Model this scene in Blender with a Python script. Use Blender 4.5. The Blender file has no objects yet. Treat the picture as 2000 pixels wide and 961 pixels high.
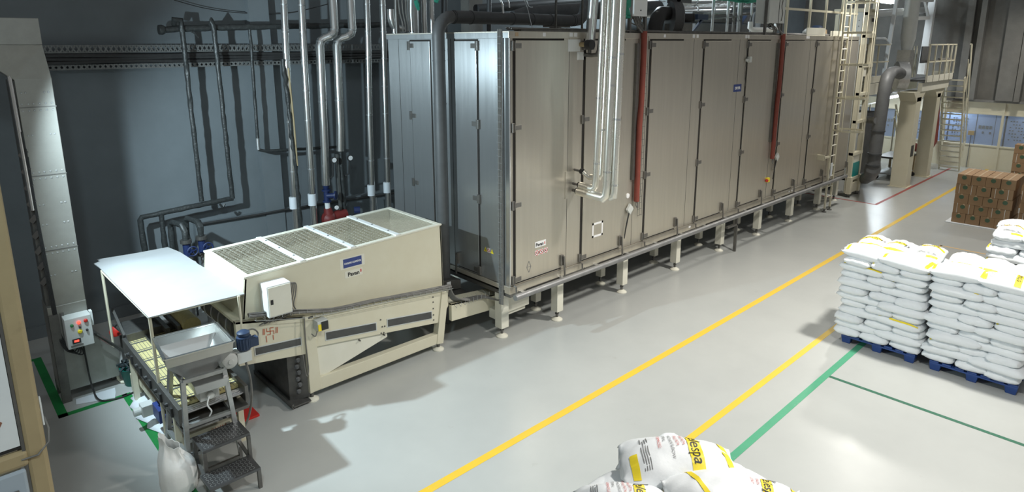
import bpy, bmesh, math, random
from mathutils import Vector, Matrix, noise
S = bpy.context.scene
col = S.collection
rnd = random.Random(7)
# ------------------------------------------------------------------ camera
F, CY, YA, PI_, RO, H = 1253.2, 360.4, 0.815614, 0.216193, 0.0023, 4.5
_f = Vector((math.cos(PI_)*math.cos(YA), math.cos(PI_)*math.sin(YA), -math.sin(PI_)))
_r = Vector((math.sin(YA), -math.cos(YA), 0)); _d = _f.cross(_r)
_c, _s = math.cos(RO), math.sin(RO)
RT, DN, FW = _c*_r+_s*_d, -_s*_r+_c*_d, _f
cam = bpy.data.cameras.new('camera'); cob = bpy.data.objects.new('camera', cam); col.objects.link(cob)
cam.sensor_fit = 'HORIZONTAL'; cam.sensor_width = 36; cam.lens = 36*F/2000; cam.shift_y = (CY-480.5)/2000
cam.clip_start = 0.05; cam.clip_end = 200
M = Matrix((RT, -DN, -FW)).transposed().to_4x4(); M.translation = Vector((0, 0, H)); cob.matrix_world = M
S.camera = cob
S.view_settings.view_transform = 'Standard'; S.view_settings.look = 'None'
S.view_settings.gamma = 1; S.view_settings.use_curve_mapping = False
S.view_settings.exposure = 0.0
# ------------------------------------------------------------------ light
W = bpy.data.worlds.new('world'); S.world = W; W.use_nodes = True
bg = W.node_tree.nodes['Background']; bg.inputs[0].default_value = (.84, .85, .84, 1); bg.inputs[1].default_value = 0.24
def lamp(name, kind, loc, power, colr, size=.1, aim=None, spot=None, blend=.4):
    l = bpy.data.lights.new(name, kind); o = bpy.data.objects.new(name, l); col.objects.link(o); o.location = loc
    l.energy = power; l.color = colr
    if kind == 'AREA': l.shape = 'DISK'; l.size = size
    else: l.shadow_soft_size = size
    if aim is not None: o.rotation_euler = (Vector(aim)-Vector(loc)).to_track_quat('-Z', 'Y').to_euler()
    if kind == 'SPOT': l.spot_size = math.radians(spot); l.spot_blend = blend
    return o
lamp('flood_lamp', 'SPOT', (.68, 8.1, 4.1), 1200, (.72, .91, 1.0), .06, (6.5, 8.4, 1.6), 131, .5)
lamp('high_bay_lamp', 'SPOT', (10.3, 1.6, 6.6), 2100, (1.0, .97, .90), .25, (9.3, 1.8, 0), 135, .8)
lamp('high_bay_lamp', 'SPOT', (5.0, .7, 6.6), 950, (1.0, .97, .92), .25, (5.4, 1.4, 0), 130, .9)
lamp('high_bay_lamp', 'SPOT', (18.7, 5.2, 6.6), 900, (1.0, .97, .90), .25, (17.5, 4.4, 0), 140, .8)
lamp('high_bay_lamp', 'SPOT', (25.0, 3.6, 7.0), 600, (1.0, .96, .88), .25, (25.0, 3.6, 0), 140, .8)
lamp('high_bay_lamp', 'SPOT', (-.3, 1.2, 7.2), 560, (.74, .93, 1.0), .25, (1.2, 6.8, .8), 85, .9)
lamp('roof_lamp', 'POINT', (14.5, 10.3, 6.6), 520, (.80, .93, 1.0), .2)
# ------------------------------------------------------------------ helpers
def V(*a): return Vector(a)
def ray(px, py): return RT*((px-1000)/F)+DN*((py-CY)/F)+FW
def XP(px, py, X): d = ray(px, py); return V(0, 0, H)+d*(X/d.x)
def YP(px, py, Y): d = ray(px, py); return V(0, 0, H)+d*(Y/d.y)
def ZP(px, py, z=0.): d = ray(px, py); return V(0, 0, H)+d*((z-H)/d.z)
ORG = {}
class MB:
    def __init__(s): s.b = bmesh.new()
    def faces(s, vs, fs):
        v = [s.b.verts.new(p) for p in vs]
        for f in fs:
            try: s.b.faces.new([v[i] for i in f])
            except ValueError: pass
        return s
    def hexa(s, p): return s.faces(p, [(0,3,2,1),(4,5,6,7),(0,1,5,4),(1,2,6,5),(2,3,7,6),(3,0,4,7)])
    def box(s, x0, x1, y0, y1, z0, z1):
        x0, x1 = min(x0, x1), max(x0, x1); y0, y1 = min(y0, y1), max(y0, y1); z0, z1 = min(z0, z1), max(z0, z1)
        return s.hexa([(x0,y0,z0),(x1,y0,z0),(x1,y1,z0),(x0,y1,z0),(x0,y0,z1),(x1,y0,z1),(x1,y1,z1),(x0,y1,z1)])
    def bar(s, a, b, w, h, up=(0, 0, 1)):
        a, b = V(*a), V(*b); d = (b-a).normalized(); u = V(*up)
        if abs(d.dot(u)) > .98: u = V(1, 0, 0)
        x = d.cross(u).normalized(); y = x.cross(d)
        q = [(-1,-1),(1,-1),(1,1),(-1,1)]
        return s.hexa([a+x*i*w/2+y*j*h/2 for i, j in q]+[b+x*i*w/2+y*j*h/2 for i, j in q])
    def prism(s, poly, axis, t0, t1):
        # polygon in the plane perpendicular to axis ('x': (y,z), 'y': (x,z), 'z': (x,y))
        def mk(p, t): return {'x': (t, p[0], p[1]), 'y': (p[0], t, p[1]), 'z': (p[0], p[1], t)}[axis]
        n = len(poly); vs = [mk(p, t0) for p in poly]+[mk(p, t1) for p in poly]
        return s.faces(vs, [tuple(range(n))[::-1], tuple(range(n, 2*n))]+[(i, (i+1) % n, n+(i+1) % n, n+i) for i in range(n)])
    def tube(s, pts, r, seg=10, cap=True, closed=False):
        pts = [V(*p) for p in pts]; n = len(pts)
        rr = r if isinstance(r, (list, tuple)) else [r]*n
        rings = []; prev = None
        for i, p in enumerate(pts):
            if closed: t = (pts[(i+1) % n]-pts[i-1])
            else: t = (pts[min(i+1, n-1)]-pts[max(i-1, 0)])
            t.normalize()
            if prev is None:
                u = V(0, 0, 1) if abs(t.z) < .9 else V(1, 0, 0)
                x = t.cross(u).normalized()
            else:
                x = (prev-t*prev.dot(t))
                x = x.normalized() if x.length > 1e-6 else t.orthogonal().normalized()
            prev = x; y = t.cross(x)
            k = 1.0
            if 0 < i < n-1 and not closed:
                a1 = (pts[i]-pts[i-1]).normalized(); k = 1/max(.5, abs(a1.dot(t)))
            rings.append([s.b.verts.new(p+(x*math.cos(2*math.pi*j/seg)+y*math.sin(2*math.pi*j/seg))*rr[i]*(k if k < 1.3 else 1.3)) for j in range(seg)])
        for i in range(n if closed else n-1):
            A, B = rings[i], rings[(i+1) % n]
            for j in range(seg): 
                try: s.b.faces.new((A[j], A[(j+1) % seg], B[(j+1) % seg], B[j]))
                except ValueError: pass
        if cap and not closed: s.b.faces.new(rings[0][::-1]); s.b.faces.new(rings[-1])
        return s
    def cyl(s, a, b, r, r2=None, seg=16): return s.tube([a, b], [r, r if r2 is None else r2], seg)
    def lathe(s, prof, c, axis=(0, 0, 1), seg=20):
        # prof: (radius, offset along axis)
        c = V(*c); ax = V(*axis).normalized(); x = ax.orthogonal().normalized(); y = ax.cross(x)
        rings = [[s.b.verts.new(c+ax*h+(x*math.cos(2*math.pi*j/seg)+y*math.sin(2*math.pi*j/seg))*max(r, 1e-4)) for j in range(seg)] for r, h in prof]
        for A, B in zip(rings, rings[1:]):
            for j in range(seg): s.b.faces.new((A[j], A[(j+1) % seg], B[(j+1) % seg], B[j]))
        s.b.faces.new(rings[0][::-1]); s.b.faces.new(rings[-1]); return s
    def wire(s, pts, r=.008, seg=5):
        # smooth cable through the points
        P = [V(*p) for p in pts]; out = []
        for i in range(len(P)-1):
            p0, p1, p2, p3 = P[max(i-1, 0)], P[i], P[i+1], P[min(i+2, len(P)-1)]
            for k in range(6):
                t = k/6; out.append(.5*((2*p1)+(p2-p0)*t+(2*p0-5*p1+4*p2-p3)*t*t+(3*p1-p0-3*p2+p3)*t**3))
        out.append(P[-1]); return s.tube(out, r, seg)
    def build(s, name, mat, parent=None, bevel=0, smooth=False, loc=None, kind=None, label=None, cat=None, group=None, jit=0):
        bmesh.ops.recalc_face_normals(s.b, faces=s.b.faces[:])
        o0 = ORG.get(parent.name, V(0, 0, 0)) if parent else (V(*loc) if loc is not None else V(0, 0, 0))
        if loc is None and parent is None and cat:
            bb = [v.co for v in s.b.verts]; o0 = V(sum(p.x for p in bb)/len(bb), sum(p.y for p in bb)/len(bb), min(p.z for p in bb))
        for v in s.b.verts: v.co -= o0
        if jit:
            for v in s.b.verts: v.co += V(rnd.uniform(-jit, jit), rnd.uniform(-jit, jit), rnd.uniform(-jit, jit))
        me = bpy.data.meshes.new(name); s.b.to_mesh(me); s.b.free()
        ob = bpy.data.objects.new(name, me); col.objects.link(ob)
        if parent: ob.parent = parent; ORG[ob.name] = o0
        else: ob.location = o0; ORG[ob.name] = o0
        if mat: me.materials.append(mat)
        if smooth:
            for p in me.polygons: p.use_smooth = True
            try: me.set_sharp_from_angle(angle=math.radians(40))
            except Exception: pass
        if bevel:
            m = ob.modifiers.new('bevel', 'BEVEL'); m.width = bevel; m.segments = 2; m.limit_method = 'ANGLE'; m.harden_normals = False
        return tag(ob, label, cat, group, kind)
def tag(o, label=None, cat=None, group=None, kind=None):
    if label: o['label'] = label
    if cat: o['category'] = cat
    if group: o['group'] = group
    if kind: o['kind'] = kind
    return o
def thing(name, label, cat, loc, group=None):
    o = bpy.data.objects.new(name, None); col.objects.link(o); o.location = loc; o.empty_display_size = .1
    ORG[o.name] = V(*loc); return tag(o, label, cat, group)
def text(body, size, org, xd, yd, mat, name, parent, ext=.0008, align='LEFT', bold=0, warp=None, sx=1):
    c = bpy.data.curves.new('t', 'FONT'); c.body = body; c.size = size; c.extrude = ext; c.align_x = align; c.offset = bold
    c.resolution_u = 3
    t = bpy.data.objects.new('t', c); col.objects.link(t)
    bpy.context.view_layer.update()
    me = bpy.data.meshes.new_from_object(t.evaluated_get(bpy.context.evaluated_depsgraph_get()))
    bpy.data.objects.remove(t); bpy.data.curves.remove(c)
    xd, yd = V(*xd).normalized(), V(*yd).normalized(); n = xd.cross(yd); o0 = ORG.get(parent.name, V(0, 0, 0))
    for v in me.vertices:
        if warp: v.co = warp(v.co.x*sx, v.co.y, v.co.z)
        else: v.co = V(*org)+xd*v.co.x*sx+yd*v.co.y+n*v.co.z-o0
    me.materials.clear(); me.materials.append(mat); me.name = name
    ob = bpy.data.objects.new(name, me); col.objects.link(ob); ob.parent = parent; ORG[ob.name] = o0
    return ob
def copy_tree(o, parent=None):
    c = o.copy(); col.objects.link(c)
    if parent: c.parent = parent
    for ch in list(o.children): copy_tree(ch, c)
    return c
# ------------------------------------------------------------------ materials
def mat(name, c, rough=.5, metal=0, c2=None, scale=6, amt=.5, bump=0, bscale=60, stretch=None, coat=0, emit=0, spots=None, alpha=1, trans=0, aniso=0):
    m = bpy.data.materials.new(name); m.use_nodes = True; nt = m.node_tree; N = nt.nodes; L = nt.links
    p = N['Principled BSDF']; p.inputs['Base Color'].default_value = (*c, 1); p.inputs['Roughness'].default_value = rough; p.inputs['Metallic'].default_value = metal
    if coat: p.inputs['Coat Weight'].default_value = coat; p.inputs['Coat Roughness'].default_value = .12
    if emit: p.inputs['Emission Color'].default_value = (*c, 1); p.inputs['Emission Strength'].default_value = emit
    if alpha < 1: p.inputs['Alpha'].default_value = alpha
    if trans: p.inputs['Transmission Weight'].default_value = trans
    if aniso:
        p.inputs['Anisotropic'].default_value = aniso; ge = N.new('ShaderNodeNewGeometry'); vm = N.new('ShaderNodeVectorMath'); vm.operation = 'CROSS_PRODUCT'
        L.new(ge.outputs['True Normal'], vm.inputs[0]); vm.inputs[1].default_value = (.001, .001, 1); L.new(vm.outputs[0], p.inputs['Tangent'])
    tc = N.new('ShaderNodeTexCoord'); src = tc.outputs['Object']
    if stretch:
        mp = N.new('ShaderNodeMapping'); mp.inputs['Scale'].default_value = stretch; L.new(src, mp.inputs[0]); src = mp.outputs[0]
    if c2 is not None:
        n = N.new('ShaderNodeTexNoise'); n.inputs['Scale'].default_value = scale; n.inputs['Detail'].default_value = 6; n.inputs['Roughness'].default_value = .62; L.new(src, n.inputs['Vector'])
        r = N.new('ShaderNodeValToRGB'); r.color_ramp.elements[0].position = .5-amt/2; r.color_ramp.elements[1].position = .5+amt/2
        r.color_ramp.elements[0].color = (*c2, 1); r.color_ramp.elements[1].color = (*c, 1); L.new(n.outputs['Fac'], r.inputs[0])
        out = r.outputs[0]
        if spots:
            sc, th, sc_col = spots
            n2 = N.new('ShaderNodeTexNoise'); n2.inputs['Scale'].default_value = sc; n2.inputs['Detail'].default_value = 8; L.new(tc.outputs['Object'], n2.inputs['Vector'])
            r2 = N.new('ShaderNodeValToRGB'); r2.color_ramp.elements[0].position = th; r2.color_ramp.elements[1].position = th+.1; L.new(n2.outputs['Fac'], r2.inputs[0])
            mx = N.new('ShaderNodeMixRGB'); L.new(r2.outputs[0], mx.inputs[0]); L.new(out, mx.inputs[1]); mx.inputs[2].default_value = (*sc_col, 1); out = mx.outputs[0]
        L.new(out, p.inputs['Base Color'])
        mr = N.new('ShaderNodeMapRange'); mr.inputs[3].default_value = rough*1.25; mr.inputs[4].default_value = rough*.8; L.new(n.outputs['Fac'], mr.inputs[0]); L.new(mr.outputs[0], p.inputs['Roughness'])
    if bump:
        n3 = N.new('ShaderNodeTexNoise'); n3.inputs['Scale'].default_value = bscale; n3.inputs['Detail'].default_value = 4; L.new(src, n3.inputs['Vector'])
        b = N.new('ShaderNodeBump'); b.inputs['Strength'].default_value = bump; b.inputs['Distance'].default_value = .01; L.new(n3.outputs['Fac'], b.inputs['Height']); L.new(b.outputs[0], p.inputs['Normal'])
    return m
m = {}
m['floor'] = mat('grey_epoxy', (.475,.485,.465), .30, 0, (.405,.415,.40), .9, .6, .02, 3, spots=(3.5, .70, (.36,.35,.33)))
m['wall'] = mat('painted_concrete', (.150,.172,.185), .75, 0, (.125,.145,.155), 1.3, .5, .15, 14)
m['wall_dark'] = mat('bare_concrete', (.23,.225,.205), .85, 0, (.14,.138,.13), 1.1, .5, .2, 10)
m['steel'] = mat('brushed_steel', (.69,.645,.56), .37, .78, (.60,.56,.485), 2.2, .6, .03, 9, stretch=(5, 5, .35), aniso=.85)  # warm reflection from the floor is put into this base colour
m['steel_door'] = mat('brushed_steel_door', (.68,.635,.55), .35, .78, (.61,.57,.495), 2.6, .6, .03, 7, stretch=(5, 5, .3), aniso=.85)  # doors carry the same warm reflected tint in their colour
m['steel_end'] = mat('brushed_steel_end', (.46,.475,.48), .30, .78, (.41,.425,.43), 2.6, .6, .010, 7, stretch=(5, 5, .3), aniso=.85)  # same steel, coloured darker and cooler to suit the flood light on the end
m['steel_dark'] = mat('dull_steel', (.22,.215,.20), .45, .8, (.15,.145,.14), 8, .5)
m['zinc'] = mat('galvanised_steel', (.55,.56,.56), .38, .85, (.42,.43,.43), 9, .4)
m['tower'] = mat('aged_stainless', (.40,.395,.365), .42, .75, (.28,.275,.25), 2.2, .5, .04, 5)
m['foil'] = mat('aluminium_jacket', (.78,.79,.78), .22, .95, (.73,.74,.73), 3, .5, .02, 6)
m['foil_warm'] = mat('aluminium_jacket_warm', (.80,.78,.71), .27, .85, (.77,.75,.68), 2, .5)
m['cream'] = mat('cream_paint', (.68,.645,.505), .48, 0, (.635,.59,.445), 3, .5, spots=(5, .73, (.42,.36,.26)))
m['cream_light'] = mat('pale_cream_paint', (.76,.74,.64), .45, 0, (.70,.68,.57), 4, .5)
m['white'] = mat('white_paint', (.80,.82,.81), .40, 0, (.74,.76,.76), 4, .5)
m['canopy'] = mat('white_sheet', (.41,.42,.425), .45, 0, (.36,.37,.375), 2.5, .5, spots=(4, .70, (.40,.41,.39)))
m['grey_box'] = mat('grey_enamel', (.62,.64,.62), .45, 0, (.56,.58,.56), 5, .5)
m['black'] = mat('black_rubber', (.02,.02,.02), .6, 0, (.035,.035,.035), 20, .5)
m['gasket'] = mat('dark_gasket', (.018,.016,.014), .8)
m['lag'] = mat('black_lagging', (.045,.05,.05), .42, 0, (.018,.02,.02), 24, .5, .9, 28)
m['duct'] = mat('dark_duct', (.085,.09,.095), .5, .2, (.06,.065,.07), 5, .5)
m['duct_grey'] = mat('grey_duct', (.115,.118,.12), .5, .1, (.085,.088,.09), 5, .5)
m['yellow'] = mat('yellow_floor_paint', (.83,.55,.045), .42, 0, (.74,.48,.05), 3, .5, spots=(16, .70, (.55,.50,.38)))
m['orange'] = mat('orange_floor_paint', (.75,.45,.15), .5, 0, (.60,.45,.25), 6, .5)
m['green'] = mat('green_floor_paint', (.085,.37,.21), .42, 0, (.07,.31,.18), 4, .5, spots=(14, .68, (.40,.44,.39)))
m['green_deep'] = mat('deep_green_floor_paint', (.012,.26,.055), .42, 0, (.012,.20,.05), 5, .5, spots=(20, .72, (.30,.30,.14)))
m['green_dark'] = mat('dark_green_tape', (.03,.15,.085), .5, 0, (.04,.12,.08), 5, .5, spots=(12, .62, (.40,.42,.38)))
m['red_floor'] = mat('red_floor_paint', (.40,.07,.06), .5, 0, (.30,.09,.08), 5, .5)
m['red'] = mat('red_conduit', (.26,.055,.036), .55, 0, (.20,.045,.032), 6, .5)
m['red_bright'] = mat('red_plastic', (.60,.03,.02), .4)
m['blue_motor'] = mat('blue_motor_paint', (.025,.045,.095), .45, 0, (.018,.035,.075), 10, .5)
m['blue_sign'] = mat('blue_sign', (.035,.06,.22), .4)
m['blue_pal'] = mat('blue_plastic', (.025,.07,.25), .45, 0, (.02,.055,.20), 5, .5)
m['blue_valve'] = mat('blue_enamel', (.013,.026,.095), .5)
m['panel_blue'] = mat('blue_grey_panel', (.24,.34,.56), .5, 0, (.21,.31,.52), 3, .5)
m['teal'] = mat('teal_panel', (.0,.25,.235), .5)
m['net'] = mat('green_net', (.03,.30,.20), .7, 0, (.02,.20,.14), 20, .5)
m['txt_white'] = mat('white_print', (.85,.85,.85), .5)
m['txt_black'] = mat('black_print', (.02,.02,.02), .5)
m['txt_grey'] = mat('grey_print', (.22,.22,.22), .5)
m['txt_red'] = mat('red_print', (.60,.14,.13), .5)
m['yellow_print'] = mat('yellow_print', (.86,.68,.03), .5)
m['red_paint'] = mat('red_powder', (.52,.14,.07), .8)
m['sack'] = mat('white_woven_sack', (.82,.845,.86), .5, 0, (.77,.80,.815), 5, .5, .25, 18)
m['sack_cool'] = mat('white_sack_paper', (.84,.84,.82), .6, 0, (.78,.78,.76), 6, .5, .3, 14)
m['carton'] = mat('brown_carton', (.35,.225,.125), .75, 0, (.31,.195,.105), 4, .5)
m['tape'] = mat('packing_tape', (.52,.38,.24), .35)
m['emblem'] = mat('green_print', (.07,.13,.075), .6)
m['strap'] = mat('white_strap', (.75,.73,.68), .4)
m['pasta'] = mat('pasta_yellow', (.56,.49,.24), .6, 0, (.44,.38,.17), 30, .6, .5, 60)
m['mesh'] = mat('wire_mesh', (.62,.60,.52), .5, .2, (.50,.48,.40), 12, .5)
m['inside'] = mat('shaded_interior', (.075,.075,.06), .8, 0, (.04,.04,.035), 4, .5)  # shade inside the housing is put into the belt colour
m['tan'] = mat('worn_tan_paint', (.43,.335,.185), .55, 0, (.36,.275,.15), 3, .5, spots=(3.2, .64, (.24,.18,.10)))
m['brown'] = mat('brown_print', (.28,.12,.07), .5)
m['window_dark'] = mat('smoked_window', (.05,.05,.05), .25, 0, (.08,.08,.075), 6, .5)
m['glass'] = mat('window_glass', (.9,.95,1), .03, 0, alpha=.12)
m['lamp'] = mat('lit_tube', (.85,.95,1.0), .5, emit=9)
m['led_red'] = mat('lit_red_lamp', (1, .05, .03), .5, emit=3)
m['led_green'] = mat('green_button', (.02,.20,.06), .4)
m['chrome'] = mat('polished_steel', (.72,.72,.71), .2, .95)
m['chequer'] = mat('chequer_plate', (.16,.16,.165), .38, .75, (.10,.10,.10), 7, .5)
m['paper'] = mat('white_paper', (.72,.76,.80), .6)
m['cable'] = mat('grey_cable', (.20,.195,.18), .55, 0, (.12,.115,.105), 10, .5)
m['rust'] = mat('red_pump_paint', (.20,.022,.02), .5, 0, (.13,.018,.016), 9, .5)
m['tangle'] = mat('dark_plastic', (.04,.055,.06), .5)
m['tray'] = mat('dusty_tray', (.20,.205,.20), .55, .5, (.13,.135,.13), 9, .4)
m['hinge'] = mat('dull_hinge_steel', (.30,.29,.27), .4, .85, (.22,.21,.20), 12, .5)
m['hopper'] = mat('hopper_stainless', (.60,.60,.585), .30, .92, (.50,.50,.485), 3, .5, .05, 5)
m['door_pale'] = mat('pale_blue_grey_paint', (.40,.46,.51), .45, 0, (.36,.41,.46), 3, .5)
m['pale_grey'] = mat('pale_grey_green_paint', (.36,.36,.31), .5, 0, (.30,.30,.26), 3, .5)
m['rail'] = mat('worn_rail_steel', (.36,.36,.36), .5, .7, (.24,.24,.24), 6, .5)
m['skirt'] = mat('bucket_green', (.0,.13,.10), .5)
# ================================================================== the setting
YB, XR = 11.9, 28.2
fl = MB().box(-4, XR+3, -4, YB, -.1, 0).build('floor', m['floor'], kind='structure')
def line(pts, z, mt, label):
    b = MB()
    for x0, x1, y0, y1 in pts: b.box(x0, x1, y0, y1, .0005, z)
    b.build('painted_line', m[mt], fl, label=label)
line([(-2, XR, 4.765, 4.865)], .002, 'yellow', 'long yellow line along the aisle')
line([(-2, 16.4, 3.40, 3.485)], .002, 'yellow', 'second yellow line running under the sack pallet')
line([(-2, 16.3, 2.885, 2.975), (16.2, 16.3, -2, 2.975)], .0025, 'green', 'green bay line')
line([(8.70, 8.76, -3, 2.885)], .002, 'green_dark', 'worn dark green tape')
line([(16.6, 16.66, 0, 3.5), (16.4, 16.66, 3.44, 3.485)], .0018, 'orange', 'thin orange line')
line([(19.72, 27.5, 5.76, 5.84), (19.64, 19.72, 5.76, 9.5)], .002, 'red_floor', 'thin red line around the columns')
line([(.80, .90, 9.0, 11.1), (.80, 1.56, 9.0, 9.09), (1.50, 1.60, 4.0, 9.09), (.3, .8, 11.02, 11.1)], .002, 'green_deep', 'deep green line around the elevator')
MB().box(-6, XR+.3, YB, YB+.3, 0, 9).build('wall_back', m['wall'], kind='structure')
MB().box(3.4, XR, YB-.14, YB, 0, 1.36).box(3.4, XR, YB-.16, YB, 1.36, 1.39).box(-6, 3.4, YB-.04, YB, 0, .2).build('trim_1', m['wall'], kind='structure')
MB().box(4.66, 5.02, YB-.17, YB, 0, 9).build('trim_2', m['wall'], kind='structure')
MB().box(9.6, 10.0, YB-.3, YB, 0, 9).box(15, 15.4, YB-.3, YB, 0, 9).build('trim_3', m['wall_dark'], kind='structure')
# far wall: dark concrete above a cream partition with a window band onto blue control panels
b = MB().box(XR, XR+.4, -3, YB, 2.42, 9)
for y, w, d in ((5.95, .22, .25), (5.55, .16, .4), (4.62, .5, .25), (4.25, .16, .4), (3.3, .5, .25), (2.0, .5, .25), (8.2, .5, .25)): b.box(XR-d, XR, y-w/2, y+w/2, 2.5, 9)
b.box(XR-.16, XR, -3, YB, 2.42, 2.5)
b.build('wall_right', m['wall_dark'], kind='structure')
b = MB().box(XR, XR+.08, -3, YB, 0, .84).box(XR, XR+.08, -3, YB, 2.0, 2.42)
b.build('wall_right_partition', m['cream'], kind='structure')
win_y = [9.4, 7.9, 6.35, 4.6, 2.85, 1.1]
for i in range(5):
    y0, y1 = win_y[i+1], win_y[i]
    b = MB()
    for y in ((y0, y1) if i == 4 else (y1,)): b.box(XR-.035, XR+.1, y-.035, y+.035, 0, 2.42)
    b.box(XR-.03, XR+.1, y0+.036, y1-.036, .82, .87).box(XR-.03, XR+.1, y0+.036, y1-.036, 1.97, 2.02).box(XR-.03, XR+.1, y0+.036, y1-.036, 2.37, 2.415)
    w = b.build('window_%d' % (i+1), m['cream'], kind='structure')
    MB().box(XR+.03, XR+.036, y0+.04, y1-.04, .87, 1.97).build('glass_pane', m['glass'], w)
    cx = (y0+y1)/2
    t = thing('control_panel', ['blue control cabinet behind the far wall window closer to the back wall', 'blue control cabinet seen behind the columns on the far wall', 'blue control cabinet full of small indicators behind the stairs', 'blue control cabinet with white papers, just past the thick window post', 'blue control cabinet with papers behind the window above the cartons'][i], 'control panel', (XR+.8, cx, 0), 'control cabinets behind the far windows')
    MB().box(XR+.7, XR+.9, y0+.03, y1-.03, 0, 2.3).build('cabinet', m['panel_blue'], t)
    MB().box(XR+.695, XR+.70, cx-.012, cx+.012, 0, 2.3).box(XR+.695, XR+.70, y0+.3, y0+.315, 0, 2.3).build('door_gap', m['gasket'], t)
    b = MB()
    for r in range(7):
        for c in range(6):
            if (r*5+c*3+i) % 4: 
                y = y1-.15-c*.085; z = 1.72-r*.11
                b.box(XR+.685, XR+.70, y-.022, y+.022, z-.02, z+.02)
    for c in range(4):
        y = cx-.12-c*.11; b.box(XR+.685, XR+.70, y-.04, y+.04, 1.38, 1.5)
        if c % 2: b.box(XR+.685, XR+.70, y-.03, y+.03, 1.2, 1.28)
    b.build('indicator_array', m['tangle'], t)
    if i >= 3:
        MB().box(XR+.68, XR+.69, cx-.32, cx-.05, 1.1, 1.45).box(XR+.68, XR+.69, cx-.75, cx-.45, 1.12, 1.5).build('paper_sheet', m['paper'], t)
lamp('control_room_lamp', 'AREA', (XR+.42, 6.2, 2.36), 26, (.85, .93, 1.0), .5, (XR+.6, 6.1, 1.2))
lamp('control_room_lamp', 'AREA', (XR+.42, 3.4, 2.36), 14, (.85, .93, 1.0), .5, (XR+.6, 3.4, 1.2))
MB().box(XR+.92, XR+.97, -3, YB, 0, 2.42).build('wall_control_room', m['wall'], kind='structure')
MB().box(XR+.08, XR+.97, -3, YB, 2.38, 2.42).build('ceiling', m['wall'], kind='structure')
b = MB(); b.bar((XR-.03, 5.45, 0), (XR-.03, 5.45, 1.2), .02, .02)
t = b.build('junction_box_post', m['cable'], label='thin conduit post with a small junction box on the far partition', cat='conduit')
MB().box(XR-.09, XR-.005, 5.36, 5.54, 1.2, 1.36).build('junction_box', m['tan'], t)
MB().tube([(3.5, YB-.19, 1.40), (4.6, YB-.20, 1.385), (5.0, YB-.22, 1.395), (6.2, YB-.20, 1.36), (8.0, YB-.19, 1.30)], .022, 6).build('ledge_dark_line', m['black'], label='thin black line along the ledge low on the back wall', cat='cable')  # black tube stands in for the dark line of the ledge
# cable trays on the back wall
for z0, z1, lab in ((4.38, 4.49, 'upper perforated cable tray along the back wall'), (4.13, 4.2, 'lower perforated cable tray under the black cables on the back wall')):
    b = MB(); zc = (z0+z1)/2; h = z1-z0
    b.box(1.2, 9.6, YB-.2, YB-.197, z0, z0+.012).box(1.2, 9.6, YB-.2, YB-.197, z1-.012, z1).box(1.2, 9.6, YB-.2, YB-.02, z0-.004, z0)
    n = 118
    for i in range(n):
        x = 1.22+i*.071
        b.bar((x, YB-.199, z0), (x+.06, YB-.199, z1), .022, .003, (0, 1, 0)); b.bar((x+.06, YB-.1995, z0), (x, YB-.1995, z1), .022, .003, (0, 1, 0))
    b.build('cable_tray', m['tray'], label=lab, cat='cable tray')
for k, (z, r, l) in enumerate(((4.33, .03, 'black cable run just below the upper tray'), (4.285, .026, 'middle black cable run between the two trays'), (4.235, .028, 'black cable run lying on the lower tray'))):
    b = MB(); b.tube([(1.2+i*.42, YB-.2+.01*math.sin(i*1.7+k), z+.008*math.sin(i*1.1+k*2)) for i in range(21)], r, 8)
    b.build('power_cable', m['black'], smooth=True, label=l, cat='cable')
b = MB().wire([YP(340, 0, 11.8), YP(400, 16, 11.8), YP(470, 25, 11.8), YP(560, 26, 11.8), YP(640, 8, 11.8)], .008)
b.build('hanging_wire', m['black'], label='thin wire sagging across the top of the back wall', cat='wire')

# ================================================================== dryer
X0, X1, Y0, Y1, Z0, Z1 = 6.22, 19.43, 6.66, 9.72, .92, 4.67
dr = thing('dryer', 'long stainless steel dryer cabinet standing on cream legs', 'industrial dryer', ((X0+X1)/2, (Y0+Y1)/2, 0))
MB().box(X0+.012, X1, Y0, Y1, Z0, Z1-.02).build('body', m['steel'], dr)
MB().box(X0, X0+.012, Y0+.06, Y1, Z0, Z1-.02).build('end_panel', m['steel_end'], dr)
# top fascia and bottom frame
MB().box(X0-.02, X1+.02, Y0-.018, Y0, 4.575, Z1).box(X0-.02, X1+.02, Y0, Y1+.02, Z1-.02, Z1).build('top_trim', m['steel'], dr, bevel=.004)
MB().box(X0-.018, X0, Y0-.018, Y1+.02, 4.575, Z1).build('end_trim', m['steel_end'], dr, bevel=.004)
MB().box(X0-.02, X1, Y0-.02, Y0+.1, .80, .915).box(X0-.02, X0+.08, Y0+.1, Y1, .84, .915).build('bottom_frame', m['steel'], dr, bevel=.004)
b = MB().box(X0, X1, Y0-.005, Y1, .74, .80); b.build('under_frame', m['steel_dark'], dr)
for i in range(7): x = 6.55+i*1.76; MB().box(x, x+.75, Y0-.03, Y0-.018, .785, .805).build('frame_slot', m['gasket'], dr)
b = MB().box(X0-.01, X0+.02, Y0-.015, Y0+.075, .80, 4.66); b.build('corner_post', m['chrome'], dr, bevel=.01)
# top edge cable tray (dark clutter that runs along the roof edge)
b = MB().box(6.5, 19.0, Y0+.05, Y0+.2, Z1, Z1+.03)
for k in range(5): b.wire([(6.3+i*1.15, Y0+.04+.03*k+.015*math.sin(i*2+k), Z1+.035+.012*math.sin(i*1.3+k*2)) for i in range(12)], .011)
b.build('roof_cable_run', m['cable'], dr)
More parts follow.
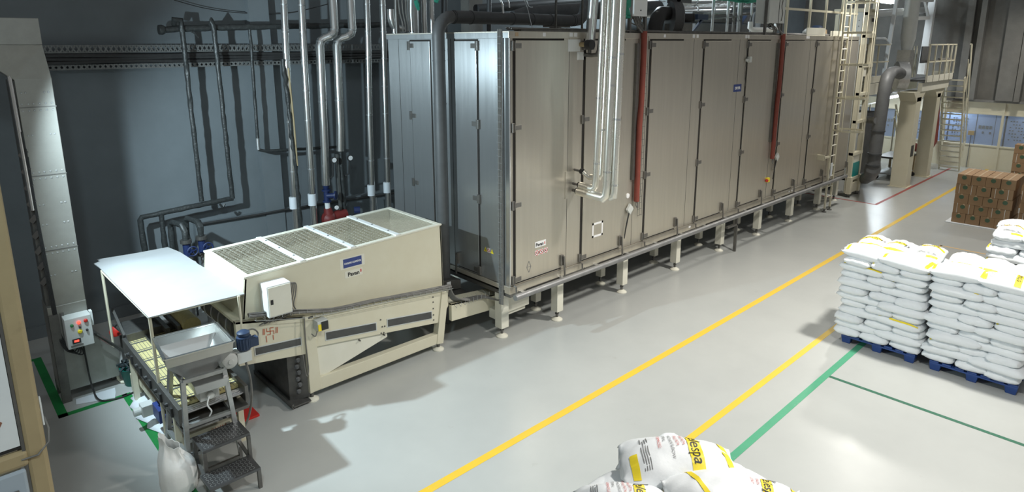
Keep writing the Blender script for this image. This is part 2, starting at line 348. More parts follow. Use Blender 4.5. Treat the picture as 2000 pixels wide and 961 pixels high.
# seams
hx = [6.31]+[7.83+1.76*i for i in range(7)]
for h in hx: MB().box(h+1.035, h+1.041, Y0-.003, Y0, .92, 4.575).build('panel_seam', m['gasket'], dr)
for h in hx[1:]: MB().box(h-.36, h-.356, Y0-.003, Y0, .92, 4.575).build('panel_seam', m['gasket'], dr)
def hinge(x, z, parent, ax='x', s=1):
    b = MB()
    if ax == 'x':
        b.box(x-.055, x-.012, Y0-.03, Y0, z-.07, z+.07).box(x-.012, x+.0, Y0-.04, Y0-.01, z-.06, z+.06).box(x, x+.13, Y0-.03, Y0-.012, z-.035, z+.035)
    else:
        b.box(X0-.045, X0, x-.04*s, x+.012*s, z-.07, z+.07).box(X0-.035, X0-.012, x+.012*s, x+.12*s, z-.035, z+.035)
    b.build('hinge', m['hinge'], parent, bevel=.003)
for k, h in enumerate(hx):
    g = MB().box(h-.022, h+1.03, Y0-.006, Y0, .935, 4.572).build('door_gasket', m['gasket'], dr)
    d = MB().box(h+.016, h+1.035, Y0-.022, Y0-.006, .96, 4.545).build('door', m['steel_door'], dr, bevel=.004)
    for z in (4.47, 3.32, 2.17, 1.01): hinge(h-.005, z, d)
    b = MB().box(h+.985, h+1.045, Y0-.06, Y0-.01, 1.0, 1.18).bar((h+1.035, Y0-.075, 1.16), (h+1.055, Y0-.08, .82), .018, .03)
    b.build('door_latch', m['hinge'], d, bevel=.004)
    b = MB().tube([(h-.03, Y0-.02, .93), (h-.03, Y0-.075, .92), (h-.03, Y0-.08, .80), (h-.01, Y0-.08, .775), (h+.02, Y0-.08, .78), (h+.025, Y0-.075, .84)], .012, 6)
    b.build('door_hook', m['hinge'], d)
# end doors
for y0, y1, s in ((9.05, 8.50, -1), (7.34, 7.87, 1)):
    ya, yb = min(y0, y1), max(y0, y1)
    g = MB().box(X0-.006, X0, ya-.018, yb+.012, .935, 4.565).build('door_gasket', m['gasket'], dr)
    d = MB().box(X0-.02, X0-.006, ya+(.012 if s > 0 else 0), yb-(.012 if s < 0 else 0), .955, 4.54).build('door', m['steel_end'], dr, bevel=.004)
    for z in (4.47, 3.32, 2.17, 1.01): hinge(y0-.0*s, z, d, 'y', s)
    b = MB().box(X0-.06, X0-.015, y1-.03, y1+.03, 1.0, 1.18).bar((X0-.065, y1, 1.16), (X0-.07, y1, .82), .03, .018); b.build('door_latch', m['hinge'], d)
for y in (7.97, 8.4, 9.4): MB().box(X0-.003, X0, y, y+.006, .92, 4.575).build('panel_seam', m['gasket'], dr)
# cable riser at the corner: wire basket with a bundle of cables
b = MB(); R2 = random.Random(3)
for k in range(5): b.tube([(X0-.03-.012*(k % 2), 6.79+.017*k+R2.uniform(-.004, .004), z) for z in (.6, 1.4, 2.2, 3.0, 3.9, 4.5, 4.70)], .011, 6)
b.build('cable_riser', m['cable'], dr, smooth=True)
b = MB()
for y in (6.775, 6.88): b.bar((X0-.02, y, .7), (X0-.02, y, 4.6), .006, .006)
for i in range(40): b.bar((X0-.05, 6.775, .7+i*.1), (X0-.05, 6.88, .7+i*.1), .004, .004)
b.build('riser_basket', m['zinc'], dr)
# legs
def leg(x, y, z0, w=.145):
    l = MB().box(x-w/2, x+w/2, y-w/2, y+w/2, .16, z0).build('leg', m['cream_light'], dr, bevel=.006)
    b = MB().cyl((x, y, .02), (x, y, .165), .022, seg=10).cyl((x, y, .1), (x, y, .118), .034, seg=6); b.build('leg_screw', m['steel_dark'], l)
    MB().lathe([(.095, 0), (.095, .012), (.07, .03), (.03, .045), (.02, .05)], (x, y, 0), seg=18).build('leg_foot', m['cream_light'], l, smooth=True)
for i in range(7):
    leg(7.385+1.76*i, 6.76, .80); leg(7.43+1.76*i, 7.30, .80, .13); leg(7.43+1.76*i, 9.5, .80, .13)
leg(6.30, 6.93, .80, .155); leg(19.36, 6.84, .80); leg(6.32, 9.55, .8)
# bumper rail
b = MB().tube([(6.12, 6.44, .835), (19.0, 6.44, .835)], .047, 14); b.build('bumper_rail', m['rail'], dr, smooth=True)
for i in range(15): MB().box(6.4+.88*i, 6.46+.88*i, 6.44, 6.66, .79, .81).build('rail_bracket', m['zinc'], dr)
MB().bar((12.87, 6.50, 0), (12.87, 6.50, .79), .06, .04).box(12.45, 12.9, 6.47, 6.53, .60, .64).build('rail_prop', m['steel_dark'], dr)
# stickers and signs on the long side
yf = Y0-.0235
def plate(x0, x1, z0, z1, mt, name, y=yf, t=.002): return MB().box(x0, x1, y-t, y, z0, z1).build(name, m[mt], dr)
def ring_sign(x, z, r, name='prohibition_sticker'):
    p = plate(x-r*1.15, x+r*1.15, z-r*1.15, z+r*1.15, 'txt_white', name)
    MB().tube([(x+r*math.cos(a*math.pi/8), yf-.003, z+r*math.sin(a*math.pi/8)) for a in range(16)], r*.16, 4, closed=True).bar((x-r*.7, yf-.003, z+r*.7), (x+r*.7, yf-.003, z-r*.7), r*.2, .002, (0, 1, 0)).build('red_ring', m['txt_red'], p)
    MB().box(x-r*.35, x+r*.3, yf-.0028, yf-.002, z-r*.4, z+r*.4).build('pictogram', m['txt_black'], p)
p = plate(6.73, 6.97, 1.42, 1.515, 'txt_white', 'maker_plate')
text('Pavan', .075, (6.745, yf-.003, 1.44), (1, 0, 0), (0, 0, 1), m['txt_black'], 'lettering', p, bold=.002)
MB().box(6.935, 6.955, yf-.003, yf-.002, 1.445, 1.485).build('maker_mark', m['txt_red'], p)
for x in (6.77, 6.87, 6.97): ring_sign(x, 1.335, .036)
b = MB(); pts = [(6.60, 1.24), (6.645, 1.15), (6.60, 1.06), (6.555, 1.15)]
for i in range(4): b.bar((pts[i][0], yf-.001, pts[i][1]), (pts[(i+1) % 4][0], yf-.001, pts[(i+1) % 4][1]), .008, .002, (0, 1, 0))
b.bar((6.56, yf-.001, 1.15), (6.64, yf-.001, 1.15), .006, .002, (0, 1, 0)); b.build('diamond_mark', m['txt_grey'], dr)
b = MB(); q = (8.10, 8.38, 1.29, 1.545); y = yf-.002
b.box(q[0], q[1], y, yf, q[2], q[2]+.035).box(q[0], q[1], y, yf, q[3]-.035, q[3]).box(q[0], q[0]+.035, y, yf, q[2], q[3]).box(q[1]-.035, q[1], y, yf, q[2], q[3]); b.build('tape_square', m['txt_white'], dr)
p = plate(12.62, 12.95, 3.50, 3.655, 'blue_sign', 'dryer_sign', Y0-.001)
text('DRYER', .075, (12.785, Y0-.0045, 3.552), (1, 0, 0), (0, 0, 1), m['txt_white'], 'lettering', p, align='CENTER', bold=.003)
for x in (7.45, 7.55, 10.9, 11.03, 12.93, 13.03, 15.95, 16.05): MB().box(x, x+.075, Y0-.022, Y0-.018, 4.60, 4.66).build('module_label', m['txt_white'], dr)
for x in (6.32, 6.87, 9.95): MB().box(x, x+.06, Y0-.022, Y0-.018, 4.60, 4.655).build('module_label', m['tape'] if x < 6.5 else m['txt_white'], dr)
for x in (11.15, 15.75, 15.9, 18.15, 18.28): MB().box(x, x+.07, Y0-.023, Y0-.02, .85, .885).build('module_label', m['txt_white'], dr)
# warning stickers on the end
xe = X0-.002
for y, w in ((7.21, 0), (7.13, 1), (7.055, 0)):
    if w: p = MB().box(xe-.002, xe, y-.032, y+.032, 1.345, 1.42).build('prohibition_sticker', m['txt_white'], dr); MB().tube([(xe-.003, y+.024*math.cos(a*math.pi/8), 1.383+.024*math.sin(a*math.pi/8)) for a in range(16)], .005, 4, closed=True).build('red_ring', m['txt_red'], p)
    else: p = MB().prism([(y-.036, 1.35), (y+.036, 1.35), (y, 1.42)], 'x', xe-.002, xe).build('warning_sticker', m['yellow_print'], dr); MB().box(xe-.003, xe-.002, y-.006, y+.006, 1.36, 1.395).build('pictogram', m['txt_black'], p)
# red conduits with wire baskets down the long side
for x, zb, k in ((9.26, 1.74, 0), (14.56, 1.86, 1)):
    b = MB().tube([(x+.03, Y0-.07, 4.70), (x+.035, Y0-.07, 4.2), (x+.01, Y0-.08, 3.5), (x-.02, Y0-.08, 3.1), (x-.005, Y0-.07, 2.4), (x, Y0-.07, zb)], .05, 10); b.build('red_conduit', m['red'], dr, smooth=True)
    b = MB()
    for dx in (.07, .13, .19): b.bar((x+dx, Y0-.05, zb-.3), (x+dx, Y0-.05, 4.62), .005, .005)
    for i in range(int((4.6-zb)/.115)): b.bar((x+.07, Y0-.055, zb-.28+i*.115), (x+.19, Y0-.055, zb-.28+i*.115), .005, .005)
    b.build('wire_basket', m['steel_dark'], dr)
    b = MB().box(x-.12, x-.055, Y0-.05, Y0, zb+.4, 4.5); b.build('wiring_channel', m['steel_dark'], dr)
    b = MB()
    for q in range(6): b.wire([(x+.02+.02*q-.05, Y0-.07, 4.68), (x-.02+.03*q-.1, Y0-.02+.01*q, 4.80), (x-.15+.06*q, Y0+.05, 4.98)], .012)
    b.wire([(x, Y0-.07, zb), (x-.04, Y0-.09, zb-.06), (x+.03, Y0-.08, zb-.12), (x+.05, Y0-.06, zb)], .012).build('loose_cable', m['cable'], dr)
for x, z in ((9.10, 1.62), (14.86, 1.86)):
    b = MB().prism([(x-.09, z), (x, z-.1), (x+.09, z), (x, z+.1)], 'y', Y0-.07, Y0-.02); s = b.build('sensor_box', m['grey_box'], dr, bevel=.006)
    MB().wire([(x-.03, Y0-.05, z-.07), (x-.10, Y0-.05, z-.3), (x-.12, Y0-.04, z-.52), (x-.08, Y0-.04, z-.35), (x-.02, Y0-.05, z-.09)], .008).build('sensor_lead', m['black'], s)
MB().lathe([(.045, 0), (.045, .015), (.02, .02)], (9.08, Y0, 1.86), (0, -1, 0)).build('dial', m['txt_white'], dr, smooth=True)
b = MB().box(14.46, 14.58, Y0-.05, Y0, 1.3, 1.40); s = b.build('emergency_stop', m['yellow_print'], dr); MB().lathe([(.03, 0), (.035, .03), (.02, .04)], (14.46, Y0-.03, 1.35), (-1, -.6, 0)).build('stop_button', m['red_bright'], s)
b = MB().box(13.07, 13.16, Y0-.09, Y0-.022, 4.10, 4.22).box(13.0, 13.07, Y0-.06, Y0-.02, 4.12, 4.18); s = b.build('sensor_camera', m['grey_box'], dr, bevel=.006)
MB().wire([(13.02, Y0-.03, 4.14), (12.98, Y0-.03, 3.9), (13.04, Y0-.03, 3.7), (13.06, Y0-.03, 3.6)], .006).wire([(13.02, Y0-.03, 4.18), (13.0, Y0-.03, 4.6)], .008).build('sensor_lead', m['cable'], s)
# pipe flange plate on the long side
MB().box(7.42, 7.66, Y0-.01, Y0, 2.08, 2.52).build('flange_plate', m['steel'], dr)
MB().box(7.44, 7.72, Y0-.006, Y0, 4.38, 4.56).box(7.65, 7.9, Y0-.006, Y0, 4.25, 4.37).build('patch_plate', m['white'], dr)
# ================================================================== cooling conveyor
cc = thing('cooling_conveyor', 'cream cooling conveyor with wire mesh top and sloping box housing', 'conveyor', (4.0, 7.9, 0))
yF, yB = 7.30, 8.66
TL, TR, BL, BR = (2.58, 1.82), (5.44, 1.905), (2.50, 1.25), (5.46, .93)
b = MB()
def wall4(b, a, c, t=.03):
    pass
# housing shell: front, back, left and right sheets
b.prism([TL, TR, BR, BL], 'y', yF, yF+.03).prism([TL, TR, BR, BL], 'y', yB-.03, yB)
for (tx, tz), (bx, bz), s in ((TL, BL, 1), (TR, BR, -1)):
    b.hexa([(bx, yF, bz), (bx+.03*s, yF, bz), (bx+.03*s, yB, bz), (bx, yB, bz), (tx, yF, tz), (tx+.03*s, yF, tz), (tx+.03*s, yB, tz), (tx, yB, tz)])
hs = b.build('housing', m['cream'], cc, bevel=.006)
def topz(x): return TL[1]+(x-TL[0])*(TR[1]-TL[1])/(TR[0]-TL[0])
b = MB().bar((TL[0]-.01, yF+.03, topz(2.58)+.012), (TR[0]+.01, yF+.03, topz(5.44)+.012), .075, .024).bar((TL[0]-.01, yB-.03, topz(2.58)+.012), (TR[0]+.01, yB-.03, topz(5.44)+.012), .085, .024)
for x in (TL[0]+.03, TR[0]-.03): b.bar((x, yF, topz(x)+.013), (x, yB, topz(x)+.013), .07, .024)
b.build('top_rim', m['cream_light'], cc, bevel=.004)
xs = [2.60, 3.30, 4.0, 4.70, 5.42]
for i in range(4):
    a, c = xs[i]+.03, xs[i+1]-.03; b = MB(); R1 = random.Random(i)
    n = 9 if i < 3 else 34
    for k in range(n+1):
        x = a+(c-a)*k/n; b.bar((x, yF+.06, topz(x)+.012), (x, yB-.06, topz(x)+.012), .002, .003)
    nb = 20 if i < 3 else 34
    for k in range(nb+1):
        y = yF+.07+(yB-yF-.14)*k/nb; b.bar((a, y, topz(a)+.017), (c, y, topz(c)+.017), .0075 if i < 3 else .004, .006)
    b.build('mesh_panel', m['mesh'], cc)
for x in xs[1:4]:
    q = MB().bar((x, yF, topz(x)+.03), (x, yB, topz(x)+.03), .07, .02).build('cross_bar', m['white'], cc, bevel=.003)
    b = MB()
    for y in (yF+.25, yF+.68, yF+1.1): b.cyl((x, y, topz(x)+.04), (x, y, topz(x)+.047), .012, seg=8)
    b.build('bolt', m['steel_dark'], q)
def botz(x): return BL[1]+(x-BL[0])*(BR[1]-BL[1])/(BR[0]-BL[0])
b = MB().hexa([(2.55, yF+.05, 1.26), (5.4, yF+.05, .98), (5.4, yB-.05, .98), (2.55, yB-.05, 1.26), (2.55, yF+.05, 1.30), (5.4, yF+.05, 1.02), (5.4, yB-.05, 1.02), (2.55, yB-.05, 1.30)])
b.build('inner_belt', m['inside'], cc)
# control box on the housing, with hanging cables
q = MB().box(2.74, 3.03, 7.08, yF, 1.345, 1.735).build('control_box', m['white'], cc, bevel=.008)
MB().box(2.75, 3.02, 7.07, 7.082, 1.36, 1.72).build('box_door', m['cream_light'], q, bevel=.004)
MB().cyl((2.78, 7.072, 1.54), (2.78, 7.06, 1.54), .012).box(2.77, 2.80, 7.066, 7.07, 1.51, 1.57).build('door_lock', m['black'], q)
b = MB()
for k in range(4): b.wire([(3.03, 7.2, 1.69-.01*k), (3.09+.02*k, 7.22, 1.64), (3.05+.03*k, 7.22, 1.5), (3.02+.03*k, 7.23, 1.36), (3.08+.03*k, 7.24, 1.24)], .009)
for k in range(5): b.wire([(2.78+.06*k, 7.15, 1.345), (2.76+.06*k, 7.17, 1.29), (2.66+.06*k, 7.2, 1.245)], .009)
b.build('box_cable', m['cable'], q)
# side panel below the housing (inclined), left bay, middle bay and right end
pf = 7.20
def utop(x): return 1.35-(x-2.50)*.135 if x < 3.27 else 1.175-(x-3.27)*.102
b = MB().prism([(2.40, 1.36), (3.30, 1.165), (3.30, .655), (2.40, .80)], 'y', pf+.03, pf+.09)
b.prism([(2.40, 1.36), (3.30, 1.165), (3.30, 1.13), (2.40, 1.325)], 'y', pf+.03, yB).build('side_panel', m['cream'], cc, bevel=.004)
b = MB().prism([(3.27, 1.17), (5.48, .945), (5.48, .66), (5.30, .445), (3.38, .72), (3.27, .72)], 'y', pf+.02, pf+.08); b.build('side_panel', m['cream'], cc, bevel=.004)
b = MB().prism([(3.27, 1.17), (5.48, .945), (5.48, .915), (3.27, 1.14)], 'y', pf, yB); b.build('tray_shelf', m['cream'], cc)
MB().prism([(3.36, .72), (4.42, .58), (4.42, .50), (3.36, .255)], 'y', pf+.05, pf+.08).build('chute_plate', m['cream_light'], cc)
b = MB()
for x, z in ((3.98, .60), (4.36, .555), (4.31, .80), (4.33, .69), (4.37, .685), (4.31, .60), (4.35, .595), (5.2, .88), (5.2, .8), (5.2, .7), (5.2, .6), (5.2, .52)): b.cyl((x, pf+.05, z), (x, pf+.012, z), .011, seg=8)
b.build('bolt', m['steel_dark'], cc)
for ya in (pf, yB-.12):
    MB().prism([(3.21, 1.18), (3.34, 1.165), (3.385, .14), (3.225, .12)], 'y', ya, ya+.12).build('leg', m['cream'], cc, bevel=.006)
    MB().prism([(5.36, .94), (5.48, .93), (5.355, .10), (5.235, .12)], 'y', ya, ya+.12).build('leg', m['cream'], cc, bevel=.006)
MB().prism([(3.35, .295), (5.27, .275), (5.27, .12), (3.23, .12)], 'y', pf+.01, pf+.11).build('base_rail', m['cream'], cc, bevel=.006)
for x, y in ((3.27, 7.26), (5.30, 7.26), (3.27, yB-.06), (5.30, yB-.06)):
    f = MB().cyl((x, y, .02), (x, y, .13), .025, seg=10).build('foot_screw', m['steel_dark'], cc)
    MB().lathe([(.085, 0), (.085, .015), (.06, .03), (.03, .045)], (x, y, 0), seg=18).build('foot', m['cream_light'], f, smooth=True)
def slot(x0, x1, z0, z1, h=.10, y=None):
    y = (pf+.02) if y is None else y
    b = MB(); t = .014
    def P(x, dz): return (x, z0+(z1-z0)*(x-x0)/(x1-x0)+dz)
    f = MB().prism([P(x0-t, t), P(x1+t, t), P(x1+t, -h-t), P(x0-t, -h-t)], 'y', y-.006, y).build('vent_frame', m['grey_box'], cc)
    MB().prism([P(x0, 0), P(x1, 0), P(x1, -h), P(x0, -h)], 'y', y-.010, y-.005).build('vent_window', m['window_dark'], f)
slot(2.60, 3.16, .965, .905, .085, pf+.03); slot(3.50, 4.23, .875, .775, .10); slot(4.42, 5.16, .765, .66, .10)
# hindu auspicious mark in red powder with drips
b = MB(); cx, cz, u, y = 2.795, 1.12, .021, pf+.026; SK = -.17
def st(x0, z0, x1, z1): b.bar((cx+x0*u, y, cz+z0*u+x0*u*SK), (cx+x1*u, y, cz+z1*u+x1*u*SK), .008, .003, (0, 1, 0))
st(-2, 0, 2, 0); st(0, -2, 0, 2); st(0, 2, 2, 2); st(2, 0, 2, -2); st(0, -2, -2, -2); st(-2, 0, -2, 2)
for d in (-4.2, -3.4, 3.2, 4.0): st(d, -1.7, d+.3, 1.9)
st(-2.6, -2.5, -2.5, -6.5); st(1.4, -2.6, 1.5, -5.5); b.build('red_powder_mark', m['red_paint'], cc)
# signs
p = MB().box(3.845, 4.115, yF-.004, yF, 1.635, 1.755).build('name_plate', m['blue_sign'], cc)
MB().box(3.80, 4.16, yF-.0015, yF, 1.62, 1.77).build('old_sticker', m['cream_light'], cc)
text('COOLING CONVEYOR', .034, (3.98, yF-.0055, 1.682), (1, 0, 0), (0, 0, 1), m['txt_white'], 'lettering', p, align='CENTER', bold=.001, sx=.70)
p = MB().box(3.86, 4.12, yF-.002, yF, 1.49, 1.585).build('maker_plate', m['cream_light'], cc)
text('Pavan', .075, (3.90, yF-.0035, 1.51), (1, 0, 0), (0, 0, 1), m['txt_black'], 'lettering', p, bold=.002)
MB().box(4.085, 4.105, yF-.004, yF-.002, 1.53, 1.57).build('maker_mark', m['txt_red'], p)
# cable bundle on the shelf, emergency stop
b = MB(); R1 = random.Random(11)
for k in range(9):
    yy = 7.16+.013*(k % 5)+.0; dz = .02+.014*(k//3)
    b.wire([(2.55, yy+.02, utop(2.55)+dz+.03), (3.0, yy, utop(3.0)+dz+R1.uniform(0, .02)), (3.6, yy+R1.uniform(-.02, .02), utop(3.6)+dz), (4.2, yy, utop(4.2)+dz+R1.uniform(0, .02)), (4.9, yy, utop(4.9)+dz), (5.5, yy, utop(5.5)+dz)], .011)
b.build('cable_bundle', m['cable'], cc)
b = MB().bar((2.6, 7.12, utop(2.6)+.01), (3.27, 7.12, utop(3.27)+.01), .006, .006).bar((3.27, 7.12, utop(3.27)+.01), (5.5, 7.12, utop(5.5)+.01), .006, .006)
for i in range(28): x = 2.6+i*.105; b.tube([(x, 7.26, utop(x)+.01), (x, 7.12, utop(x)+.01), (x, 7.12, utop(x)+.05)], .003, 4)
b.build('wire_basket', m['zinc'], cc)
q = MB().box(3.33, 3.47, 7.08, 7.2, .985, 1.115).build('emergency_stop', m['grey_box'], cc, bevel=.005)
MB().box(3.335, 3.375, 7.07, 7.082, .99, 1.075).build('warning_face', m['yellow_print'], q); MB().box(3.38, 3.47, 7.07, 7.082, .99, 1.10).build('switch_face', m['black'], q)
MB().wire([(3.34, 7.12, .985), (3.30, 7.1, .93), (3.27, 7.14, .96)], .007).wire([(3.20, 7.16, 1.2), (3.19, 7.15, .9), (3.2, 7.15, .5), (3.17, 7.16, .42), (3.15, 7.17, .7)], .008).build('switch_lead', m['cable'], q)
# dark collecting tank below the left bay
b = MB().hexa([(3.02, 7.36, .02), (3.24, 7.24, .07), (3.24, 8.5, .07), (3.02, 8.5, .02), (3.02, 7.36, .72), (3.24, 7.24, .72), (3.24, 8.5, .72), (3.02, 8.5, .72)]); b.build('drip_tank', m['steel_dark'], cc)
b = MB().box(2.98, 3.22, 7.18, 8.4, .03, .05); b.bar((2.98, 7.18, .05), (2.98, 8.4, .05), .02, .06).build('tank_lip', m['steel_dark'], cc)
b = MB()
for k in range(6): b.lathe([(.03, 0), (.036, .02), (.02, .04)], (3.10+.02*(k % 2), 7.28, .18+.085*k), (0, -1, 0), 8)
b.build('pipe_nut', m['duct_grey'], cc)
# left end tunnel below the housing: curved drum, yellow roller and beams
MB().cyl((2.62, 7.5, 1.16), (2.62, 8.6, 1.16), .19, seg=20).build('end_drum', m['steel_dark'], cc, smooth=True)
for k in range(4): MB().tube([(2.62+.195*math.cos(a*math.pi/8), 7.65+.25*k, 1.16+.195*math.sin(a*math.pi/8)) for a in range(16)], .01, 5, closed=True).build('drum_band', m['zinc'], cc)

# ================================================================== transfer conveyor into the dryer
tv = thing('transfer_conveyor', 'short cream transfer conveyor joining the mesh topped housing to the dryer', 'conveyor', (6.0, 7.6, 0))
b = MB().prism([(5.50, .70), (6.9, .56), (6.9, .33), (5.50, .42)], 'y', 7.17, 7.24).prism([(5.50, .70), (6.9, .56), (6.9, .53), (5.50, .67)], 'y', 7.17, 7.46); b.build('side_panel', m['cream'], tv, bevel=.004)
MB().prism([(5.50, .62), (6.15, .60), (6.15, .56), (5.50, .58)], 'y', 7.46, 8.6).build('conveyor_bed', m['steel_dark'], tv)
MB().prism([(5.62, .86), (6.15, .76), (6.15, .60), (5.62, .68)], 'y', 7.75, 8.0).build('cover_box', m['steel_dark'], tv, bevel=.01)
MB().box(5.86, 5.94, 7.745, 7.75, .70, .78).build('prohibition_sticker', m['txt_white'], tv)
MB().box(6.45, 6.95, 6.98, 7.16, .33, .58).box(6.25, 6.9, 7.02, 7.18, .26, .42).build('drive_cover', m['cream_light'], tv, bevel=.008)
b = MB()
for k in range(8): b.wire([(5.48, 7.16+.015*k, .96), (5.56, 7.14+.012*k, .80-.01*k), (5.8, 7.13+.012*k, .68+.01*(k % 3)), (6.1, 7.12+.012*k, .64+.01*(k % 3)), (6.22, 6.95, .62), (6.18, 6.85, .66)], .011)
b.build('cable_bundle', m['cable'], tv)
b = MB()
for i in range(9): x = 5.55+i*.08; b.tube([(x, 7.25, .70), (x, 7.10, .66-.02), (x, 7.10, .72)], .003, 4)
b.build('wire_basket', m['zinc'], tv)
for y in (8.2, 8.5): MB().box(5.70, 5.80, y, y+.1, 0, .58).build('leg', m['cream'], tv)

# ================================================================== canopy
cn = thing('sheet_canopy', 'white sheet metal canopy on thin cream legs over the pasta belt', 'canopy', (2.05, 8.6, 0))
def cpos(s, t): # s across (left-right), t along (near-far)
    nl, nr, flt, frt = V(1.58, 7.45, 1.60), V(2.54, 7.235, 1.67), V(1.53, 10.12, 1.64), V(2.46, 9.9, 1.68)
    p = nl.lerp(nr, s).lerp(flt.lerp(frt, s), t); p.z += -.05*max(0, t-.8)/.2+.012*math.sin(t*9+s*3)*s*(1-s)*2-(.02*(1-abs(t-.55)/.05) if abs(t-.55) < .05 else 0)*.3
    return p
b = MB(); n1, n2 = 12, 24
top = [[None]*(n2+1) for _ in range(n1+1)]; bot = [[None]*(n2+1) for _ in range(n1+1)]
for i in range(n1+1):
    for j in range(n2+1):
        p = cpos(i/n1, j/n2)
        if i == 0 and j > n2-2: p += V(.10, -.05, 0)
        top[i][j] = b.b.verts.new(p); bot[i][j] = b.b.verts.new(p-V(0, 0, .012))
for i in range(n1):
    for j in range(n2):
        b.b.faces.new((top[i][j], top[i+1][j], top[i+1][j+1], top[i][j+1])); b.b.faces.new((bot[i][j], bot[i][j+1], bot[i+1][j+1], bot[i+1][j]))
for i in range(n1):
    for j in (0, n2): b.b.faces.new((top[i][j], bot[i][j], bot[i+1][j], top[i+1][j]))
for j in range(n2):
    for i in (0, n1): b.b.faces.new((top[i][j], top[i][j+1], bot[i][j+1], bot[i][j]))
b.build('sheet', m['canopy'], cn, smooth=True)
MB().tube([(1.545, 9.46, 1.62), (1.55, 9.46, .06), (1.58, 9.42, .02), (1.86, 9.2, .02)], .018, 8).build('leg', m['cream'], cn, smooth=True)
MB().tube([(1.60, 7.50, 1.59), (1.615, 7.51, 0)], .018, 8).build('leg', m['cream'], cn, smooth=True)
MB().tube([(2.47, 7.24, 1.66), (2.47, 7.24, 1.26)], .016, 8).build('leg', m['cream'], cn, smooth=True)
b = MB().tube([(1.595, 7.50, 1.575), (1.545, 9.46, 1.60)], .014, 6).tube([(1.6, 7.48, 1.585), (2.5, 7.26, 1.65)], .012, 6); b.build('edge_rail', m['cream'], cn)

# ================================================================== belt conveyor with pasta
bc = thing('belt_conveyor', 'narrow steel belt conveyor carrying yellow pasta under the canopy', 'conveyor', (1.95, 8.0, 0))
b = MB().box(1.585, 1.63, 6.75, 9.05, .60, .79).box(2.27, 2.31, 6.75, 9.05, .60, .79).box(1.63, 2.27, 9.0, 9.05, .62, .84).box(1.6, 2.3, 6.75, 9.05, .52, .56); b.build('side_frame', m['steel_dark'], bc, bevel=.004)
MB().box(1.63, 2.27, 6.95, 9.0, .70, .735).build('pasta_layer', m['pasta'], bc)
b = MB()
for i in range(7): b.box(1.63, 2.27, 7.02+.31*i, 7.045+.31*i, .73, .742); b.box(1.63, 2.27, 7.09+.31*i, 7.10+.31*i, .73, .740)
for i in range(16): b.box(1.66+.038*i, 1.664+.038*i, 6.95, 9.0, .73, .738)
b.box(1.84, 1.88, 8.62, 9.0, .73, .765); b.build('belt_rack', m['tray'], bc)
b = MB()
for k in range(4): b.cyl((1.63, 6.80+.035*k, .70), (2.27, 6.80+.035*k, .70), .014, seg=8)
b.build('end_roller', m['chrome'], bc)
for x in (1.62, 2.28):
    for y in (7.0, 8.8): MB().box(x-.03, x+.03, y-.03, y+.03, 0, .6).build('leg', m['cream'], bc)
MB().box(1.6, 2.3, 7.0, 7.05, .22, .32).build('base_rail', m['cream'], bc)
text('PAVAN', .06, (1.95, 6.998, .25), (1, 0, 0), (0, 0, 1), m['red_paint'], 'lettering', bc)
b = MB().bar((1.70, 9.1, .25), (1.72, 7.45, .25), .09, .10).box(1.63, 1.73, 8.98, 9.12, 0, .25).box(1.68, 1.78, 7.5, 7.6, 0, .22); b.build('side_beam', m['cream'], bc, bevel=.004)
g = MB().box(1.50, 1.63, 7.98, 8.12, .17, .31).cyl((1.50, 8.05, .24), (1.42, 8.05, .24), .05).build('gear_motor', m['grey_box'], bc, bevel=.006)
MB().box(1.59, 1.65, 7.62, 7.88, .22, .38).box(1.62, 1.70, 7.40, 7.55, .30, .36).build('drive_unit', m['blue_sign'], bc)
b = MB()
for k in range(5): b.box(1.565, 1.585, 6.95+.4*k, 7.0+.4*k, .62, .72); b.lathe([(.025, 0), (.02, .03)], (1.585, 7.15+.4*k, .68), (-1, 0, 0), 8)
b.build('bracket', m['black'], bc)
g = MB().cyl((2.32, 8.62, .88), (2.32, 9.3, .88), .11, seg=18); g.build('yellow_roller', m['pasta'], bc, smooth=True)
b = MB().bar((2.07, 8.8, .82), (2.07, 9.6, .82), .05, .08).bar((2.18, 8.7, .86), (2.18, 9.6, .86), .04, .07).build('rear_beam', m['steel_dark'], bc)
MB().hexa([(1.62, 9.06, .80), (2.05, 9.06, .80), (2.05, 9.72, .72), (1.62, 9.72, .72), (1.62, 9.06, .83), (2.05, 9.06, .83), (2.05, 9.72, .75), (1.62, 9.72, .75)]).bar((1.62, 9.06, .80), (1.62, 9.6, 1.0), .03, .05).build('feed_tray', m['steel_dark'], bc)

# ================================================================== hopper on its stand
hp = thing('hopper_stand', 'stainless feed hopper on a grey angle frame above the pasta belt', 'hopper', (1.85, 6.9, 0))
o = [(1.505, 6.64, 1.43), (2.14, 6.585, 1.43), (2.17, 7.18, 1.43), (1.565, 7.235, 1.43)]
def shr(z, kx, ky, c=(1.84, 6.88)): return [(c[0]+(p[0]-c[0])*kx, c[1]+(p[1]-c[1])*ky, z) for p in o]
b = MB()
rings = [shr(1.43, 1.02, 1.02), shr(1.43, .97, .97), shr(1.335, .96, .96), shr(1.12, .40, .45)]
outs = [shr(1.425, 1.02, 1.02), shr(1.33, .985, .985), shr(1.105, .43, .48)]
seq = rings[::-1]+outs
vs = [[b.b.verts.new(p) for p in r] for r in seq]
for A, B in zip(vs, vs[1:]):
    for j in range(4): b.b.faces.new((A[j], A[(j+1) % 4], B[(j+1) % 4], B[j]))
b.b.faces.new(vs[0]); b.b.faces.new(vs[-1])
b.build('hopper', m['hopper'], hp)
b = MB()
rr = shr(1.437, 1.03, 1.03)
for j in range(4): b.bar(rr[j], rr[(j+1) % 4], .03, .012)
b.build('rim', m['chrome'], hp)
